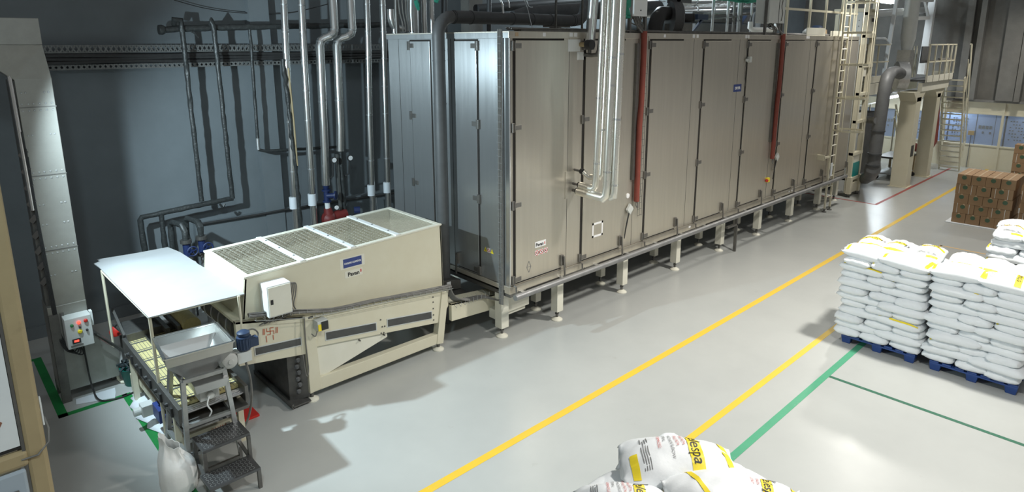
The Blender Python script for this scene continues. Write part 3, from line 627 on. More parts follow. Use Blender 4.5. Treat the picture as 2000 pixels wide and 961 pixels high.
b = MB().hexa([(1.74, 6.60, .97), (2.03, 6.575, .97), (2.05, 6.95, .93), (1.76, 6.97, .93), (1.72, 6.58, 1.07), (2.06, 6.555, 1.07), (2.07, 6.95, 1.10), (1.74, 6.97, 1.10)]); b.build('outlet_tray', m['hopper'], hp, bevel=.003)
b = MB().box(1.80, 2.0, 6.72, 6.92, .80, .93).cyl((1.9, 6.72, .86), (1.9, 6.68, .86), .04); g = b.build('vibrator', m['grey_box'], hp, bevel=.01)
MB().wire([(1.88, 6.68, .86), (1.84, 6.63, .8), (1.87, 6.62, .72), (1.85, 6.64, .66)], .008).build('vibrator_lead', m['white'], g)
tops = [(1.64, 6.66, 1.13), (2.04, 6.63, 1.13), (2.06, 7.10, 1.13), (1.66, 7.13, 1.13)]
bots = [(1.60, 6.68, 0), (2.14, 6.66, 0), (2.18, 7.36, 0), (1.585, 7.40, 0)]
for a, c in zip(tops, bots):
    b = MB().bar(a, c, .045, .045); b.build('leg', m['zinc'], hp)
def at(i, z): t = 1-z/1.13; return V(*tops[i]).lerp(V(*bots[i]), t)
for z in (.62, .28):
    b = MB()
    for i in range(4): b.bar(at(i, z), at((i+1) % 4, z), .04, .04)
    b.build('cross_brace', m['zinc'], hp)
b = MB()
for i in range(4): b.bar(tops[i], tops[(i+1) % 4], .04, .04)
b.build('top_frame', m['zinc'], hp)
for i, j in ((0, 1), (3, 2)): MB().bar(at(i, .45), at(j, .45), .035, .035).build('stretcher', m['zinc'], hp)
# gear motor on the conveyor end
gm = thing('gear_motor', 'blue vertical electric motor with grey gearbox beside the hopper', 'motor', (2.36, 7.02, .9))
b = MB().lathe([(.055, 0), (.075, .02), (.075, .15), (.08, .155), (.08, .165), (.06, .17), (.07, .19), (.07, .215), (.04, .235)], (2.40, 7.0, 1.10), seg=20)
for k in range(16): a = k*math.pi/8; b.bar((2.40+.078*math.cos(a), 7.0+.078*math.sin(a), 1.13), (2.40+.078*math.cos(a), 7.0+.078*math.sin(a), 1.25), .006, .012)
b.box(2.46, 2.55, 6.96, 7.05, 1.12, 1.22).build('motor', m['blue_motor'], gm, smooth=True)
b = MB().box(2.30, 2.46, 6.96, 7.14, .96, 1.09).box(2.15, 2.34, 7.0, 7.12, .98, 1.1).lathe([(.09, 0), (.09, .03), (.07, .04), (.03, .05), (.03, .06)], (2.22, 7.0, 1.03), (0, -1, 0), 20); b.build('gearbox', m['grey_box'], gm, bevel=.008)
MB().box(2.36, 2.44, 7.0, 7.24, .95, 1.0).build('mounting_arm', m['steel_dark'], gm)
MB().wire([(2.45, 7.05, 1.3), (2.55, 7.1, 1.27), (2.6, 7.1, 1.2), (2.56, 7.08, 1.14), (2.5, 7.04, 1.2)], .01).wire([(2.40, 7.04, .98), (2.43, 7.0, .7), (2.40, 6.98, .4), (2.30, 7.0, .15), (2.2, 7.2, .01)], .014).build('motor_cable', m['cable'], gm)

# ================================================================== steps
sp = thing('step_stool', 'dark chequer plate two tread steps below the hopper', 'steps', (1.87, 6.3, 0))
for x0, x1, y0, y1, z in ((1.665, 2.14, 6.335, 6.665, .48), (1.605, 2.11, 6.03, 6.32, .24)):
    t = MB().box(x0, x1, y0, y1, z-.03, z).build('tread', m['chequer'], sp, bevel=.003)
    b = MB(); i = 0
    ny = int((y1-y0)/.032); nx = int((x1-x0)/.032)
    for r in range(1, ny):
        for c in range(1, nx):
            x, y = x0+c*.032, y0+r*.032; s = 1 if (r+c) % 2 else -1
            b.bar((x-.009, y-.009*s, z+.001), (x+.009, y+.009*s, z+.001), .006, .004)
    b.build('tread_pattern', m['zinc'], t)
for x, y, z in ((1.68, 6.35, .45), (2.125, 6.35, .45), (1.68, 6.65, .45), (2.125, 6.65, .45), (1.62, 6.05, .21), (2.095, 6.05, .21)):
    MB().box(x-.017, x+.017, y-.017, y+.017, 0, z).build('leg', m['steel_dark'], sp)
b = MB().bar((1.62, 6.05, .20), (1.68, 6.65, .22), .03, .03).bar((2.095, 6.05, .20), (2.125, 6.65, .22), .03, .03).bar((1.68, 6.65, .05), (2.125, 6.65, .05), .03, .03); b.build('stretcher', m['steel_dark'], sp)

# ================================================================== open white sack standing on the floor
b = MB(); seg = 44; outer = []
prof = [(.0, .0), (.13, .0), (.165, .03), (.178, .12), (.176, .22), (.170, .30), (.155, .36), (.125, .42), (.10, .47), (.088, .52), (.092, .56)]
for k, (r, z) in enumerate(prof):
    ring = []; f = min(1, max(0, (z-.28)/.24))
    for j in range(seg):
        a = 2*math.pi*j/seg
        wob = 1+.012*math.sin(3*a+z*9)+.008*math.sin(13*a+z*70)*(1-f)+f*(.07*math.sin(5*a+1)+.05*math.sin(9*a)+.03*math.sin(14*a))
        dz = f*(.085*math.cos(a-2.5)+.02*math.sin(4*a)+.010*math.sin(9*a))
        u, v = r*wob*math.cos(a), r*wob*math.sin(a); sq = 1-.40*f; st = 1+.10*f
        # flatten the mouth across the line of sight and lean it to the back
        ca, sa = math.cos(-.75), math.sin(-.75); p, q = u*ca+v*sa, -u*sa+v*ca; p *= st; q *= sq; u, v = p*ca-q*sa, p*sa+q*ca
        ring.append(V(1.475-.035*f+u, 6.58+.03*f+v, max(0, z+dz)))
    outer.append(ring)
cen = [sum((p for p in r), V(0, 0, 0))/seg for r in outer]
inner = [[c_+(p-c_)*.94+V(0, 0, -.002) for p in r] for r, c_ in list(zip(outer, cen))[:4:-1]]
vs = [[b.b.verts.new(p) for p in r] for r in outer+inner]
for A, B in zip(vs, vs[1:]):
    for j in range(seg): b.b.faces.new((A[j], A[(j+1) % seg], B[(j+1) % seg], B[j]))
b.b.faces.new(vs[-1]); b.b.faces.new(vs[0][::-1])
b.build('open_sack', m['sack_cool'], smooth=True, loc=(1.475, 6.58, 0), label='open white paper sack standing on the floor in front of the hopper steps', cat='sack')

# ================================================================== bucket elevator with its control box
el = thing('bucket_elevator', 'tall riveted stainless bucket elevator with a control box near its foot', 'elevator', (1.15, 9.6, 0))
b = MB().box(.955, 1.315, 9.4, 9.72, .5, 4.12).hexa([(.955, 9.4, 4.1), (1.315, 9.4, 4.1), (1.315, 9.72, 4.1), (.955, 9.72, 4.1), (.5, 9.34, 4.5), (1.27, 9.38, 4.5), (1.27, 9.78, 4.5), (.5, 9.78, 4.5)]).box(.3, 1.27, 9.36, 9.78, 4.5, 4.80); b.build('shaft', m['tower'], el, bevel=.006)
b = MB().prism([(.90, .14), (1.56, .14), (1.60, .47), (1.315, .83), (1.315, 1.3), (.90, 1.3)], 'y', 9.385, 9.8); b.build('boot', m['tower'], el, bevel=.005)
for q in ((.90, 1.0, 9.36, 9.42, 0, 1.2), (1.5, 1.56, 9.6, 9.7, 0, .2), (.90, 1.0, 9.7, 9.8, 0, .2)): MB().box(*q).build('foot', m['steel_dark'], el)
for z in (3.78, 2.96, 2.02): MB().box(.95, 1.32, 9.394, 9.40, z-.006, z+.006).build('panel_joint', m['steel_dark'], el)
for z in (3.95, 3.45, 2.6, 2.35, 1.7):
    for x in (1.0, 1.04, 1.22, 1.26): MB().lathe([(.012, 0), (.008, .006)], (x, 9.4, z), (0, -1, 0), 8).build('rivet', m['zinc'], el)
for z in (3.82, 3.74, 3.0, 2.92, 2.06, 1.98):
    for x in (.99, 1.05, 1.10, 1.16, 1.22, 1.28): MB().lathe([(.012, 0), (.008, .006)], (x, 9.4, z), (0, -1, 0), 8).build('rivet', m['zinc'], el)
MB().tube([(.915, 9.42, 4.25), (.92, 9.41, 4.0), (.93, 9.41, 2.55)], .024, 8).build('conduit', m['chrome'], el, smooth=True)
b = MB().box(.905, .955, 9.46, 9.70, .6, 4.1)
for i in range(9): b.bar((.90, 9.45, 1.6+.2*i), (.955, 9.40, 1.68+.2*i), .02, .06)
b.build('side_channel', m['steel_dark'], el)
b = MB()
for k in range(4): b.wire([(.945+.006*k, 9.39, 3.5-.1*k), (.95+.004*k, 9.39, 2.6), (.945+.01*k, 9.385, 1.9), (.95+.012*k, 9.385, 1.35), (.97+.01*k, 9.37, .9), (1.02+.03*k, 9.32, .72-.02*k), (1.1+.03*k, 9.31, .68-.02*k), (1.17, 9.31, .76)], .008)
b.wire([(1.20, 9.30, .76), (1.21, 9.33, .5), (1.22, 9.3, .2), (1.25, 9.1, .03), (1.45, 9.0, .015), (1.7, 9.05, .015)], .011).build('control_cable', m['black'], el)
q = MB().box(1.03, 1.31, 9.19, 9.385, .765, 1.165).build('control_box', m['grey_box'], el, bevel=.006)
for x, z, mt, nm, r in ((1.10, 1.075, 'led_green', 'start_button', .019), (1.175, 1.095, 'led_red', 'indicator_lamp', .019), (1.25, 1.10, 'red_bright', 'stop_button', .022), (1.175, .975, 'yellow_print', 'rotary_switch', .026), (1.25, .975, 'black', 'selector', .014), (1.18, 1.03, 'black', 'key_switch', .012)):
    MB().lathe([(r, 0), (r, .018), (r*.6, .026)], (x, 9.19, z), (0, -1, 0), 12).build(nm, m[mt], q)
d = MB().box(1.08, 1.17, 9.18, 9.19, .83, .89).build('display', m['black'], q); MB().box(1.10, 1.15, 9.177, 9.18, .85, .875).build('display_digits', m['led_red'], d)
MB().box(1.06, 1.19, 9.183, 9.19, .79, .81).build('label_strip', m['cable'], q)
MB().box(1.315, 1.345, 9.28, 9.36, .98, 1.17).build('side_bracket', m['white'], q)
MB().box(1.02, 1.06, 9.36, 9.40, .7, 1.2).build('mounting_strip', m['steel_dark'], q)
b = MB().hexa([(1.33, 9.30, .84), (1.36, 9.25, .84), (1.66, 9.25, .50), (1.63, 9.30, .47), (1.33, 9.30, .86), (1.36, 9.25, .86), (1.66, 9.25, .52), (1.63, 9.30, .49)]); b.build('guide_rail', m['steel_dark'], el)

# small things around the elevator foot
b = MB(); pts = [(1.02, 9.22), (1.42, 9.05), (1.46, 9.2), (1.48, 9.34), (1.04, 9.36)]
b.prism(pts, 'z', .004, .012).build('paper_sheet', m['paper'], label='white paper sheet on the floor under the elevator foot', cat='paper', jit=.002)
bk = thing('waste_bin', 'small dark green bin heaped with dark plastic scraps beside the elevator', 'bin', (1.70, 9.32, 0))
MB().lathe([(.10, 0), (.105, .01), (.14, .24), (.15, .25), (.13, .245), (.125, .2)], (1.70, 9.32, 0), seg=20).build('tub', m['skirt'], bk, smooth=True)
b = MB(); R5 = random.Random(9)
for k in range(14):
    a = R5.uniform(0, 6.28); p = V(1.70+.08*math.cos(a), 9.32+.08*math.sin(a), .25+R5.uniform(0, .12)); d = V(R5.uniform(-1, 1), R5.uniform(-1, 1), R5.uniform(-.3, .6)).normalized()*.13
    b.bar(p-d*.6, p+d, R5.uniform(.012, .04), R5.uniform(.01, .03))
b.build('scrap', m['tangle'], bk)
b = MB(); n = 14; vs = []
for i in range(n):
    for j in range(5):
        t = i/(n-1); x = 1.56+.24*(j/4)-.05*math.sin(t*5)+.03*math.sin(i*2.1+j); y = 8.9-1.45*t; z = .006+.035*abs(math.sin(i*1.7+j*1.3))*(1 if 0 < j < 4 else .2)
        vs.append((x, y, z))
b.faces(vs, [(i*5+j, i*5+j+1, (i+1)*5+j+1, (i+1)*5+j) for i in range(n-1) for j in range(4)])
cl = b.build('crumpled_cloth', m['paper'], smooth=True, label='crumpled white cloth on the floor beside the green line', cat='cloth')
s_ = cl.modifiers.new('thickness', 'SOLIDIFY'); s_.thickness = .006; s_.offset = 1
b = MB().box(2.36, 2.62, 7.35, 7.62, 0, .03); b.build('floor_mat', m['red_bright'], label='red mat on the floor behind the steps', cat='mat', bevel=.004)
b = MB().lathe([(.07, 0), (.075, .02), (.075, .13), (.05, .15)], (1.72, 9.95, .55), (-.5, -.8, .3), 16); t = b.build('red_reel', m['red_bright'], smooth=True, label='red round cap hanging behind the pasta belt tray', cat='cap')
MB().bar((1.74, 9.98, 0), (1.74, 9.98, .62), .03, .03).build('bracket', m['steel_dark'], t)
b = MB().tube([(.55+.09*math.cos(a*.42), 9.9+.13*math.sin(a*.42), .012) for a in range(15)], .008, 6); b.build('cable_loop', m['cable'], label='thin grey cable loop on the floor by the tan framed machine', cat='cable')

# ================================================================== machine at the left edge
lm = thing('packing_machine', 'tan framed machine with white panel and brown diamond marks near the elevator', 'machine', (-.4, 5.5, 0))
MB().box(-1.6, .20, 5.02, 6.2, .1, 4.3).build('cabinet', m['cream'], lm)
b = MB().box(.235, .355, 5.0, 5.10, 0, 4.4).box(-1.6, .30, 5.0, 5.1, 4.3, 4.5); b.box(-1.6, .25, 4.99, 5.08, 1.74, 1.86); b.build('corner_post', m['tan'], lm, bevel=.025)
MB().box(.222, .240, 5.0, 5.08, 0, 4.3).build('post_trim', m['steel_dark'], lm)
p = MB().box(-1.5, .218, 5.0, 5.02, 1.90, 4.2).build('white_panel', m['white'], lm)
MB().box(-1.52, .225, 5.004, 5.016, 1.875, 4.22).build('panel_gasket', m['gasket'], lm)
MB().prism([(.15, 2.10), (.06, 2.20), (.00, 2.07), (.09, 1.99)], 'y', 4.997, 5.0).build('brown_diamond', m['brown'], p)
b = MB(); q = [(.105, 2.38), (.04, 2.45), (-.03, 2.36), (.035, 2.30)]
for i in range(4): b.bar((q[i][0], 4.999, q[i][1]), (q[(i+1) % 4][0], 4.999, q[(i+1) % 4][1]), .005, .002, (0, 1, 0))
b.build('outline_diamond', m['brown'], p)
d = MB().box(-1.5, .225, 4.985, 5.02, .3, 1.73).build('lower_door', m['door_pale'], lm, bevel=.03)
MB().box(-1.4, .17, 4.975, 4.987, .4, 1.60).build('door_seal', m['steel_dark'], d, bevel=.03); MB().box(-1.38, .155, 4.97, 4.98, .42, 1.58).build('door_inset', m['pale_grey'], d, bevel=.03)
MB().box(.36, .37, 5.06, 5.10, 1.96, 2.16).build('edge_plate', m['white'], lm)
MB().tube([(.21, 4.99, 1.80), (.30, 4.985, 1.80), (.37, 5.02, 1.85), (.385, 5.06, 1.93), (.375, 5.1, 2.0)], .006, 6).build('cord', m['cable'], lm)
# ================================================================== lagged black pipe runs on the back wall
yp = 11.1
def back(p, k): p = V(*p); q = V(p.x*k, p.y*k, 4.5+(p.z-4.5)*k); return V(q.x, q.y, max(q.z, 0) if p.z > .001 else 0)
K1, K2 = 11.5/11.1, 11.25/10.8
def bumpy(b, pts, r, seg=9, step=.09, amp=.10, kk=K1):
    P = [back(p, kk) for p in pts]; out = [P[0]]; R = random.Random(len(pts)*7+int(abs(P[0].x)*31))
    for a, c in zip(P, P[1:]):
        n = max(1, int((c-a).length/step))
        for i in range(1, n+1): out.append(a.lerp(c, i/n)+V(R.uniform(-1, 1), R.uniform(-1, 1), R.uniform(-1, 1))*r*amp)
    return b.tube(out, [r*(1+R.uniform(-amp, amp)) for _ in out], seg)
bp = thing('lagged_pipe_header', 'black lagged pipe header with two long drops on the back wall by the elevator', 'pipe', (3.6, yp, 0))
bumpy(MB(), [(3.02, yp, 4.72), (3.5, yp, 4.75), (4.9, yp, 4.80), (7.3, yp, 4.87)], .052).lathe([(.075, 0), (.08, .05), (.06, .09)], back((3.0, yp, 4.72), K1), (1, 0, 0)).build('header', m['lag'], bp, smooth=True)
bumpy(MB(), [(3.22, yp-.02, 4.80), (3.22, yp-.06, 4.87), (3.32, yp-.06, 4.87), (3.32, yp-.06, 4.6), (3.35, yp, 1.95)], .040).build('drop_pipe', m['lag'], bp, smooth=True)
bumpy(MB(), [(3.77, yp-.02, 4.80), (3.78, yp-.06, 4.88), (3.80, yp-.06, 4.8), (3.85, yp, 1.91), ], .040).build('drop_pipe', m['lag'], bp, smooth=True)
bumpy(MB(), [(3.86, yp, 1.91), (3.3, yp, 1.89), (2.44, yp, 1.84), (2.42, yp, 1.8), (2.44, yp, 0)], .045).build('cross_pipe', m['lag'], bp, smooth=True)
bumpy(MB(), [(2.72, yp, 1.84), (2.72, yp, 0)], .043).build('down_leg', m['lag'], bp, smooth=True)
MB().wire([back(p, K1) for p in ((3.45, yp-.05, 4.70), (3.5, yp-.08, 4.66), (3.54, yp-.1, 4.6))], .012).wire([back(p, K1) for p in ((3.62, yp-.04, 1.86), (3.66, yp-.04, 1.80), (3.7, yp-.04, 1.85))], .02).build('loose_strip', m['lag'], bp)
b3 = thing('lagged_pipe_branch', 'thin black lagged pipe that drops then turns in behind the silver pipes', 'pipe', (4.4, yp, 0))
bumpy(MB(), [(4.40, yp, 4.82), (4.40, yp, 4.6), (4.37, yp, 2.75)], .028).build('drop_pipe', m['lag'], b3, smooth=True)
bumpy(MB(), [(4.37, yp, 2.70), (4.5, yp, 2.66), (5.9, yp, 2.58)], .028).build('cross_pipe', m['lag'], b3, smooth=True)
MB().cyl(back((4.37, yp, 2.90), K1), back((4.37, yp, 2.70), K1), .031).build('bare_end', m['zinc'], b3)
# valve stands by the wall
for k, (px, py, lab) in enumerate(((347, 437, 'blue hand wheel valve on the lagged elbow pipe nearer the elevator'), (377, 430, 'blue hand wheel valve on the lagged elbow pipe nearer the cooling conveyor'))):
    p0 = YP(px, py, 10.9); x, z = p0.x, p0.z
    vt = thing('valve_stand', lab, 'valve', (x, 10.7, 0), 'valve stands behind the canopy')
    bumpy(MB(), [(x-.06, 11.1, 0), (x-.06, 11.1, z-.06), (x-.04, 11.05, z), (x+.02, 10.75, z+.0), (x+.03, 10.68, z-.08), (x+.03, 10.68, z-.22)], .045, kk=1).build('pipe', m['lag'], vt, smooth=True)
    for zz in (z-.28, z-.55): MB().cyl((x+.03, 10.68, zz), (x+.03, 10.68, zz+.055), .085).build('flange', m['steel_dark'], vt)
    q = MB().cyl((x+.03, 10.68, z-.5), (x+.03, 10.68, z-.28), .055).cyl((x+.03, 10.68, z-.38), (x+.06, 10.5, z-.38), .03).build('valve_body', m['blue_valve'], vt, smooth=True)
    b = MB().tube([(x+.06+.075*math.cos(a*math.pi/8), 10.49, z-.38+.075*math.sin(a*math.pi/8)) for a in range(16)], .012, 6, closed=True)
    for a in range(4): b.bar((x+.06, 10.49, z-.38), (x+.06+.075*math.cos(a*math.pi/2+.4), 10.49, z-.38+.075*math.sin(a*math.pi/2+.4)), .012, .012, (0, 1, 0))
    b.build('hand_wheel', m['blue_valve'], q)
    MB().cyl((x+.03, 10.68, 0), (x+.03, 10.68, z-.55), .04).build('lower_pipe', m['zinc'], vt, smooth=True)
    MB().lathe([(.05, 0), (.05, .02)], (x+.08, 10.62, z-.62), (0, -1, 0)).build('gauge', m['txt_white'], vt)
# silver jacketed risers
def riser(pts, r, lab, sleeve=None, bands=8, lag=None, group='silver pipes along the back wall'):
    pts = [tuple(back(p, K2)) for p in pts]; r *= K2
    if sleeve: sleeve = 4.5+(sleeve-4.5)*K2
    t = thing('jacketed_pipe', lab, 'pipe', (pts[-1][0], pts[-1][1], 0), group)
    MB().tube(pts, r, 16).build('jacket', m['foil'], t, smooth=True)
    for i in range(1, bands):
        b = MB(); f = i/bands*(len(pts)-1); k = int(f); p = V(*pts[k]).lerp(V(*pts[min(k+1, len(pts)-1)]), f-k); d = (V(*pts[min(k+1, len(pts)-1)])-V(*pts[k])).normalized()
        b.cyl(p-d*.012, p+d*.012, r*1.05).build('jacket_band', m['zinc'], t, smooth=True)
    if sleeve:
        x, y = pts[-1][0], pts[-1][1]; MB().cyl((x, y, sleeve), (x, y, sleeve+.22), r*1.18).build('paper_sleeve', m['paper'], t, smooth=True)
    return t
ys = 10.8
r1 = riser([(4.91, ys, 5.6), (4.87, ys, 4.4), (4.84, ys, 3.0), (4.79, ys, 0)], .058, 'silver jacketed pipe with a peeled black lagging strip running beside it', 1.62)
bumpy(MB(), [(4.80, ys-.02, 4.25), (4.83, ys-.04, 3.2), (4.86, ys-.05, 2.2), (4.88, ys-.05, 1.4), (4.88, ys-.05, 0)], .040, amp=.25, kk=K2).build('peeled_lagging', m['lag'], r1, smooth=True)
MB().tube([back(p, K2) for p in ((4.86, ys-.06, 4.1), (4.88, ys-.075, 3.2), (4.885, ys-.075, 2.4))], .016, 6).build('bare_strip', m['tan'], r1)
riser([(5.22, ys, 5.6), (5.19, ys, 4.4), (5.17, ys, 3.0), (5.15, ys, 0)], .062, 'silver jacketed pipe with a paper sleeve, next to the one with peeled lagging', 1.62)
for k, (x, lab) in enumerate(((5.50, 'silver jacketed pipe with elbows at the top and a red pump below'), (5.83, 'silver jacketed pipe with elbows at top and black lagged lower half'))):
    e = .25+.02*k; zt = 4.55
    pts = [(x+e, ys-.1, 5.6), (x+e, ys-.1, zt+.22), (x+e-.03, ys-.1, zt+.13), (x+e-.10, ys-.08, zt+.08), (x+.10, ys-.02, zt+.06), (x+.03, ys, zt+.01), (x, ys, zt-.08), (x-.03, ys, 3.0), (x-.06, ys, 1.95 if k == 0 else 2.55)]
    t = riser(pts, .075, lab, bands=6)
    B = lambda *p: tuple(back(p, K2))
    if k == 1:
        bumpy(MB(), [(x-.05, ys, 2.58), (x-.04, ys, 1.5), (x-.03, ys, 0)], .045, kk=K2).build('lagged_pipe', m['lag'], t, smooth=True)
        MB().bar(B(x-.13, ys, 0), B(x-.13, ys, 2.5), .05, .04).build('channel_strut', m['tray'], t)
        MB().cyl(B(x+.10, ys-.1, 1.40), B(x+.2, ys-.15, 1.40), .07).build('valve_body', m['blue_valve'], t)
    else:
        q = x-.06
        MB().cyl(B(q, ys, 1.95), B(q, ys, 1.87), .065, .045).cyl(B(q, ys, 1.87), B(q, ys, 1.84), .085).build('flange', m['blue_valve'], t)
        v = MB().cyl(B(q, ys, 1.84), B(q, ys, 1.66), .055).cyl(B(q, ys-.02, 1.75), B(q+.10, ys-.12, 1.76), .05).cyl(B(q+.10, ys-.12, 1.76), B(q+.12, ys-.14, 1.76), .085).build('valve_body', m['blue_valve'], t, smooth=True)
        MB().cyl(B(q, ys, 1.66), B(q, ys, 1.63), .08).build('flange', m['blue_valve'], t)
        MB().cyl(B(q, ys, 1.63), B(q+.01, ys, 1.46), .05).build('lower_pipe', m['white'], t, smooth=True)
        c0 = V(*B(q+.02, ys, 1.30)); MB().lathe([(.10, -.1), (.14, -.07), (.14, .06), (.10, .1), (.05, .14)], c0, (0, -1, 0), 20).cyl(c0+V(0, 0, .1), c0+V(-.02, 0, .22), .10, .07).cyl(c0+V(.1, 0, .02), c0+V(.36, 0, .04), .11).box(c0.x-.15, c0.x+.3, c0.y-.15, c0.y+.15, 0, c0.z-.12).build('pump', m['rust'], t, smooth=True)
        MB().lathe([(.04, 0), (.04, .02)], B(q+.13, ys-.1, 1.52), (0, -1, 0)).build('gauge', m['txt_white'], t)
    gc = V(*B(x+.07, ys-.1, 2.42))
    MB().lathe([(.06, 0), (.06, .03), (.05, .035)], gc, (0, -1, 0)).tube([gc+V(0, .02, -.06), gc+V(-.01, .04, -.32), gc+V(-.09, .1, -.37)], .016, 6).build('gauge_housing', m['black'], t)
    MB().lathe([(.045, 0), (.045, .004)], gc+V(0, -.036, 0), (0, -1, 0)).build('gauge_face', m['txt_white'], t)
riser([(6.50, ys, 5.7), (6.47, ys, 4.4), (6.42, ys, 3.0), (6.38, ys, 0)], .06, 'silver jacketed pipe with paper sleeve second from the dryer end', 1.60)
riser([(6.83, ys, 5.7), (6.81, ys, 4.4), (6.78, ys, 3.0), (6.74, ys, 0)], .06, 'silver jacketed pipe with a paper sleeve standing beside the dryer end panel', 1.60)
b = MB().tube([back((6.93, ys, 3.4), K2), back((6.95, ys, 2.4), K2)], .02, 6).wire([YP(735, 385, 11.6), YP(738, 410, 11.6), YP(750, 425, 11.6)], .006); b.build('conduit', m['zinc'], label='short thin conduit between the last silver pipe and the dryer', cat='conduit')

# ================================================================== ducts and plant above and beside the dryer
xd = 5.98
t = thing('exhaust_duct', 'dark round duct dropping beside the dryer end and bending over its roof', 'duct', (xd, 8.0, 0))
pts = [(xd, 7.96, 4.45)]
for k in range(7):
    a = k/6*math.pi/2; pts.append((xd+.28*(1-math.cos(a)), 7.96+.02*k/6, 4.62+.28*math.sin(a)))
MB().tube([(xd, 7.96, 0), (xd, 7.96, 4.45)], .095, 18).build('vertical_duct', m['duct_grey'], t, smooth=True)
MB().tube(pts, .095, 18).build('elbow', m['duct_grey'], t, smooth=True)
MB().tube([(xd+.28, 7.98, 4.90), (9.3, 8.2, 4.915)], .10, 18).build('roof_duct', m['duct'], t, smooth=True)
MB().tube([(9.3, 8.2, 4.915), (9.5, 8.22, 4.94), (9.7, 8.3, 5.03), (10.0, 8.5, 5.25)], .105, 16).build('duct_elbow', m['duct'], t, smooth=True)
for x in (6.3, 6.65, 7.6, 8.1, 8.6, 9.25): MB().cyl((x-.01, 7.98+(x-6.26)*.0722, 4.90+(x-6.26)*.005), (x+.01, 7.98+(x-6.24)*.0722, 4.90+(x-6.26)*.005), .107, seg=18).build('duct_joint', m['duct'], t, smooth=True)
for z in (4.4, 4.25, 3.6, 1.0): MB().cyl((xd, 7.96, z-.008), (xd, 7.96, z+.008), .10, seg=18).build('duct_joint', m['duct_grey'], t, smooth=True)
b = MB()
for x in (8.5, 9.2): b.bar((x, 7.9, 4.68), (x, 7.9, 5.4), .03, .03)
b.bar((8.5, 8.2, 4.8), (9.2, 8.2, 4.8), .03, .03).build('support_bar', m['steel_dark'], t)
t = thing('main_duct', 'large dark trunk duct lying across the roof behind the silver pipes', 'duct', (10.4, 9.0, 4.67))
MB().tube([(8.5, 9.0, 5.02), (8.9, 9.0, 5.06), (10.6, 8.95, 5.16), (13.0, 8.9, 5.28)], [.08, .14, .18, .2], 18).build('trunk', m['duct'], t, smooth=True)
b = MB()
for x in (9.6, 11.2): b.box(x, x+.08, 8.85, 9.1, 4.67, 5.0)
b.build('support_bar', m['steel_dark'], t)
t = thing('upper_duct', 'dark grey duct crossing high behind the bent exhaust duct', 'duct', (8.6, 10.6, 5))
MB().tube([YP(930, 18, 10.6), YP(1130, 2, 10.6)], .10, 14).build('duct_body', m['duct'], t, smooth=True)
# bright ducts and beams by the back wall, seen over the roof
for k, (p, q, r, lab) in enumerate((((1240, 22), (1420, 18), .16, 'bright galvanised duct seen over the dryer roof behind the large fan'), ((1400, 12), (1520, 12), .09, 'thin bright galvanised duct at top behind the green net'), ((1300, 2), (1520, -6), .2, 'upper bright galvanised duct above the large fan'))):
    t = thing('galvanised_duct', lab, 'duct', YP((p[0]+q[0])/2, (p[1]+q[1])/2, 11.3), 'bright ducts over the dryer roof')
    a, c = YP(*p, 11.3), YP(*q, 11.3); MB().tube([a, c], r, 16).build('duct_body', m['foil'], t, smooth=True)
    for i in range(1, 5): pp = a.lerp(c, i/5); dd = (c-a).normalized(); MB().cyl(pp-dd*.02, pp+dd*.02, r*1.06).build('duct_joint', m['zinc'], t)
    MB().box(a.x, a.x+.05, 11.3, 11.59, a.z-.03, a.z+.03).box(c.x, c.x+.05, 11.3, 11.59, c.z-.03, c.z+.03).build('wall_bracket', m['steel_dark'], t)
# pipework cluster behind the dryer end, left of the exhaust duct
for k, (px, w, z0, lab, mt) in enumerate(((828, .055, 4.3, 'bright thin pipe close beside the exhaust duct elbow', 'foil'), (843, .05, 4.3, 'bright pipe behind the exhaust duct elbow', 'foil'), (806, .11, 4.2, 'fat dull wrapped pipe above the dryer back corner', 'zinc'), (774, .045, 4.3, 'thin grey post above the dryer back corner', 'steel_dark'), (868, .06, 4.3, 'dark post behind the exhaust duct top', 'duct'), (955, .05, 4.3, 'dark hanger rod above the roof duct middle', 'duct'))):
    p = YP(px, 20, 10.3); b = MB().tube([(p.x+.02, 10.3, 5.9), (p.x, 10.3, 5.1), (p.x-.01, 10.3, 0)], w, 12); b.build('standpipe', m[mt], smooth=True, label=lab, cat='pipe', loc=(p.x, 10.3, 0))
p = YP(760, 12, 10.4)
t = thing('elbow_pipe', 'silver double elbow pipe at the dryer back corner', 'pipe', (p.x, 10.4, 4.4))
MB().tube([(p.x+.04, 10.4, 5.12), (p.x+.04, 10.4, 4.98), (p.x+.07, 10.4, 4.86), (p.x+.16, 10.4, 4.78), (p.x+.28, 10.4, 4.76)], .078, 16).build('elbow', m['foil'], t, smooth=True)
MB().tube([(p.x+.1, 10.4, 4.8), (p.x+.1, 10.4, 4.3), (p.x+.1, 10.4, 0)], .05, 12).build('standpipe', m['foil'], t, smooth=True)
b = MB()
for k in range(5): b.wire([YP(778+7*k, 0, 10.0), YP(781+6*k, 25, 10.0), YP(786+5*k, 45, 10.0), YP(787+5*k, 62, 9.9)], .016)
b.build('hanging_hoses', m['cable'], label='bundle of dark hoses hanging above the dryer back corner', cat='hoses')
def net(name, poly, lab, seed):
    R = random.Random(seed); vs = []; fs = []; n = len(poly)
    for i, (l, r, y) in enumerate(poly):
        for j in range(6): p = YP(l+(r-l)*j/5, y, 6.45 if seed < 5 else 8.2); vs.append(p+V(R.uniform(-.02, .02), R.uniform(-.06, .06), R.uniform(-.015, .015)))
    fs = [(i*6+j, i*6+j+1, (i+1)*6+j+1, (i+1)*6+j) for i in range(n-1) for j in range(5)]
    b = MB().faces(vs, fs); o = b.build(name, m['net'], label=lab, cat='net', smooth=True)
    s = o.modifiers.new('thickness', 'SOLIDIFY'); s.thickness = .01
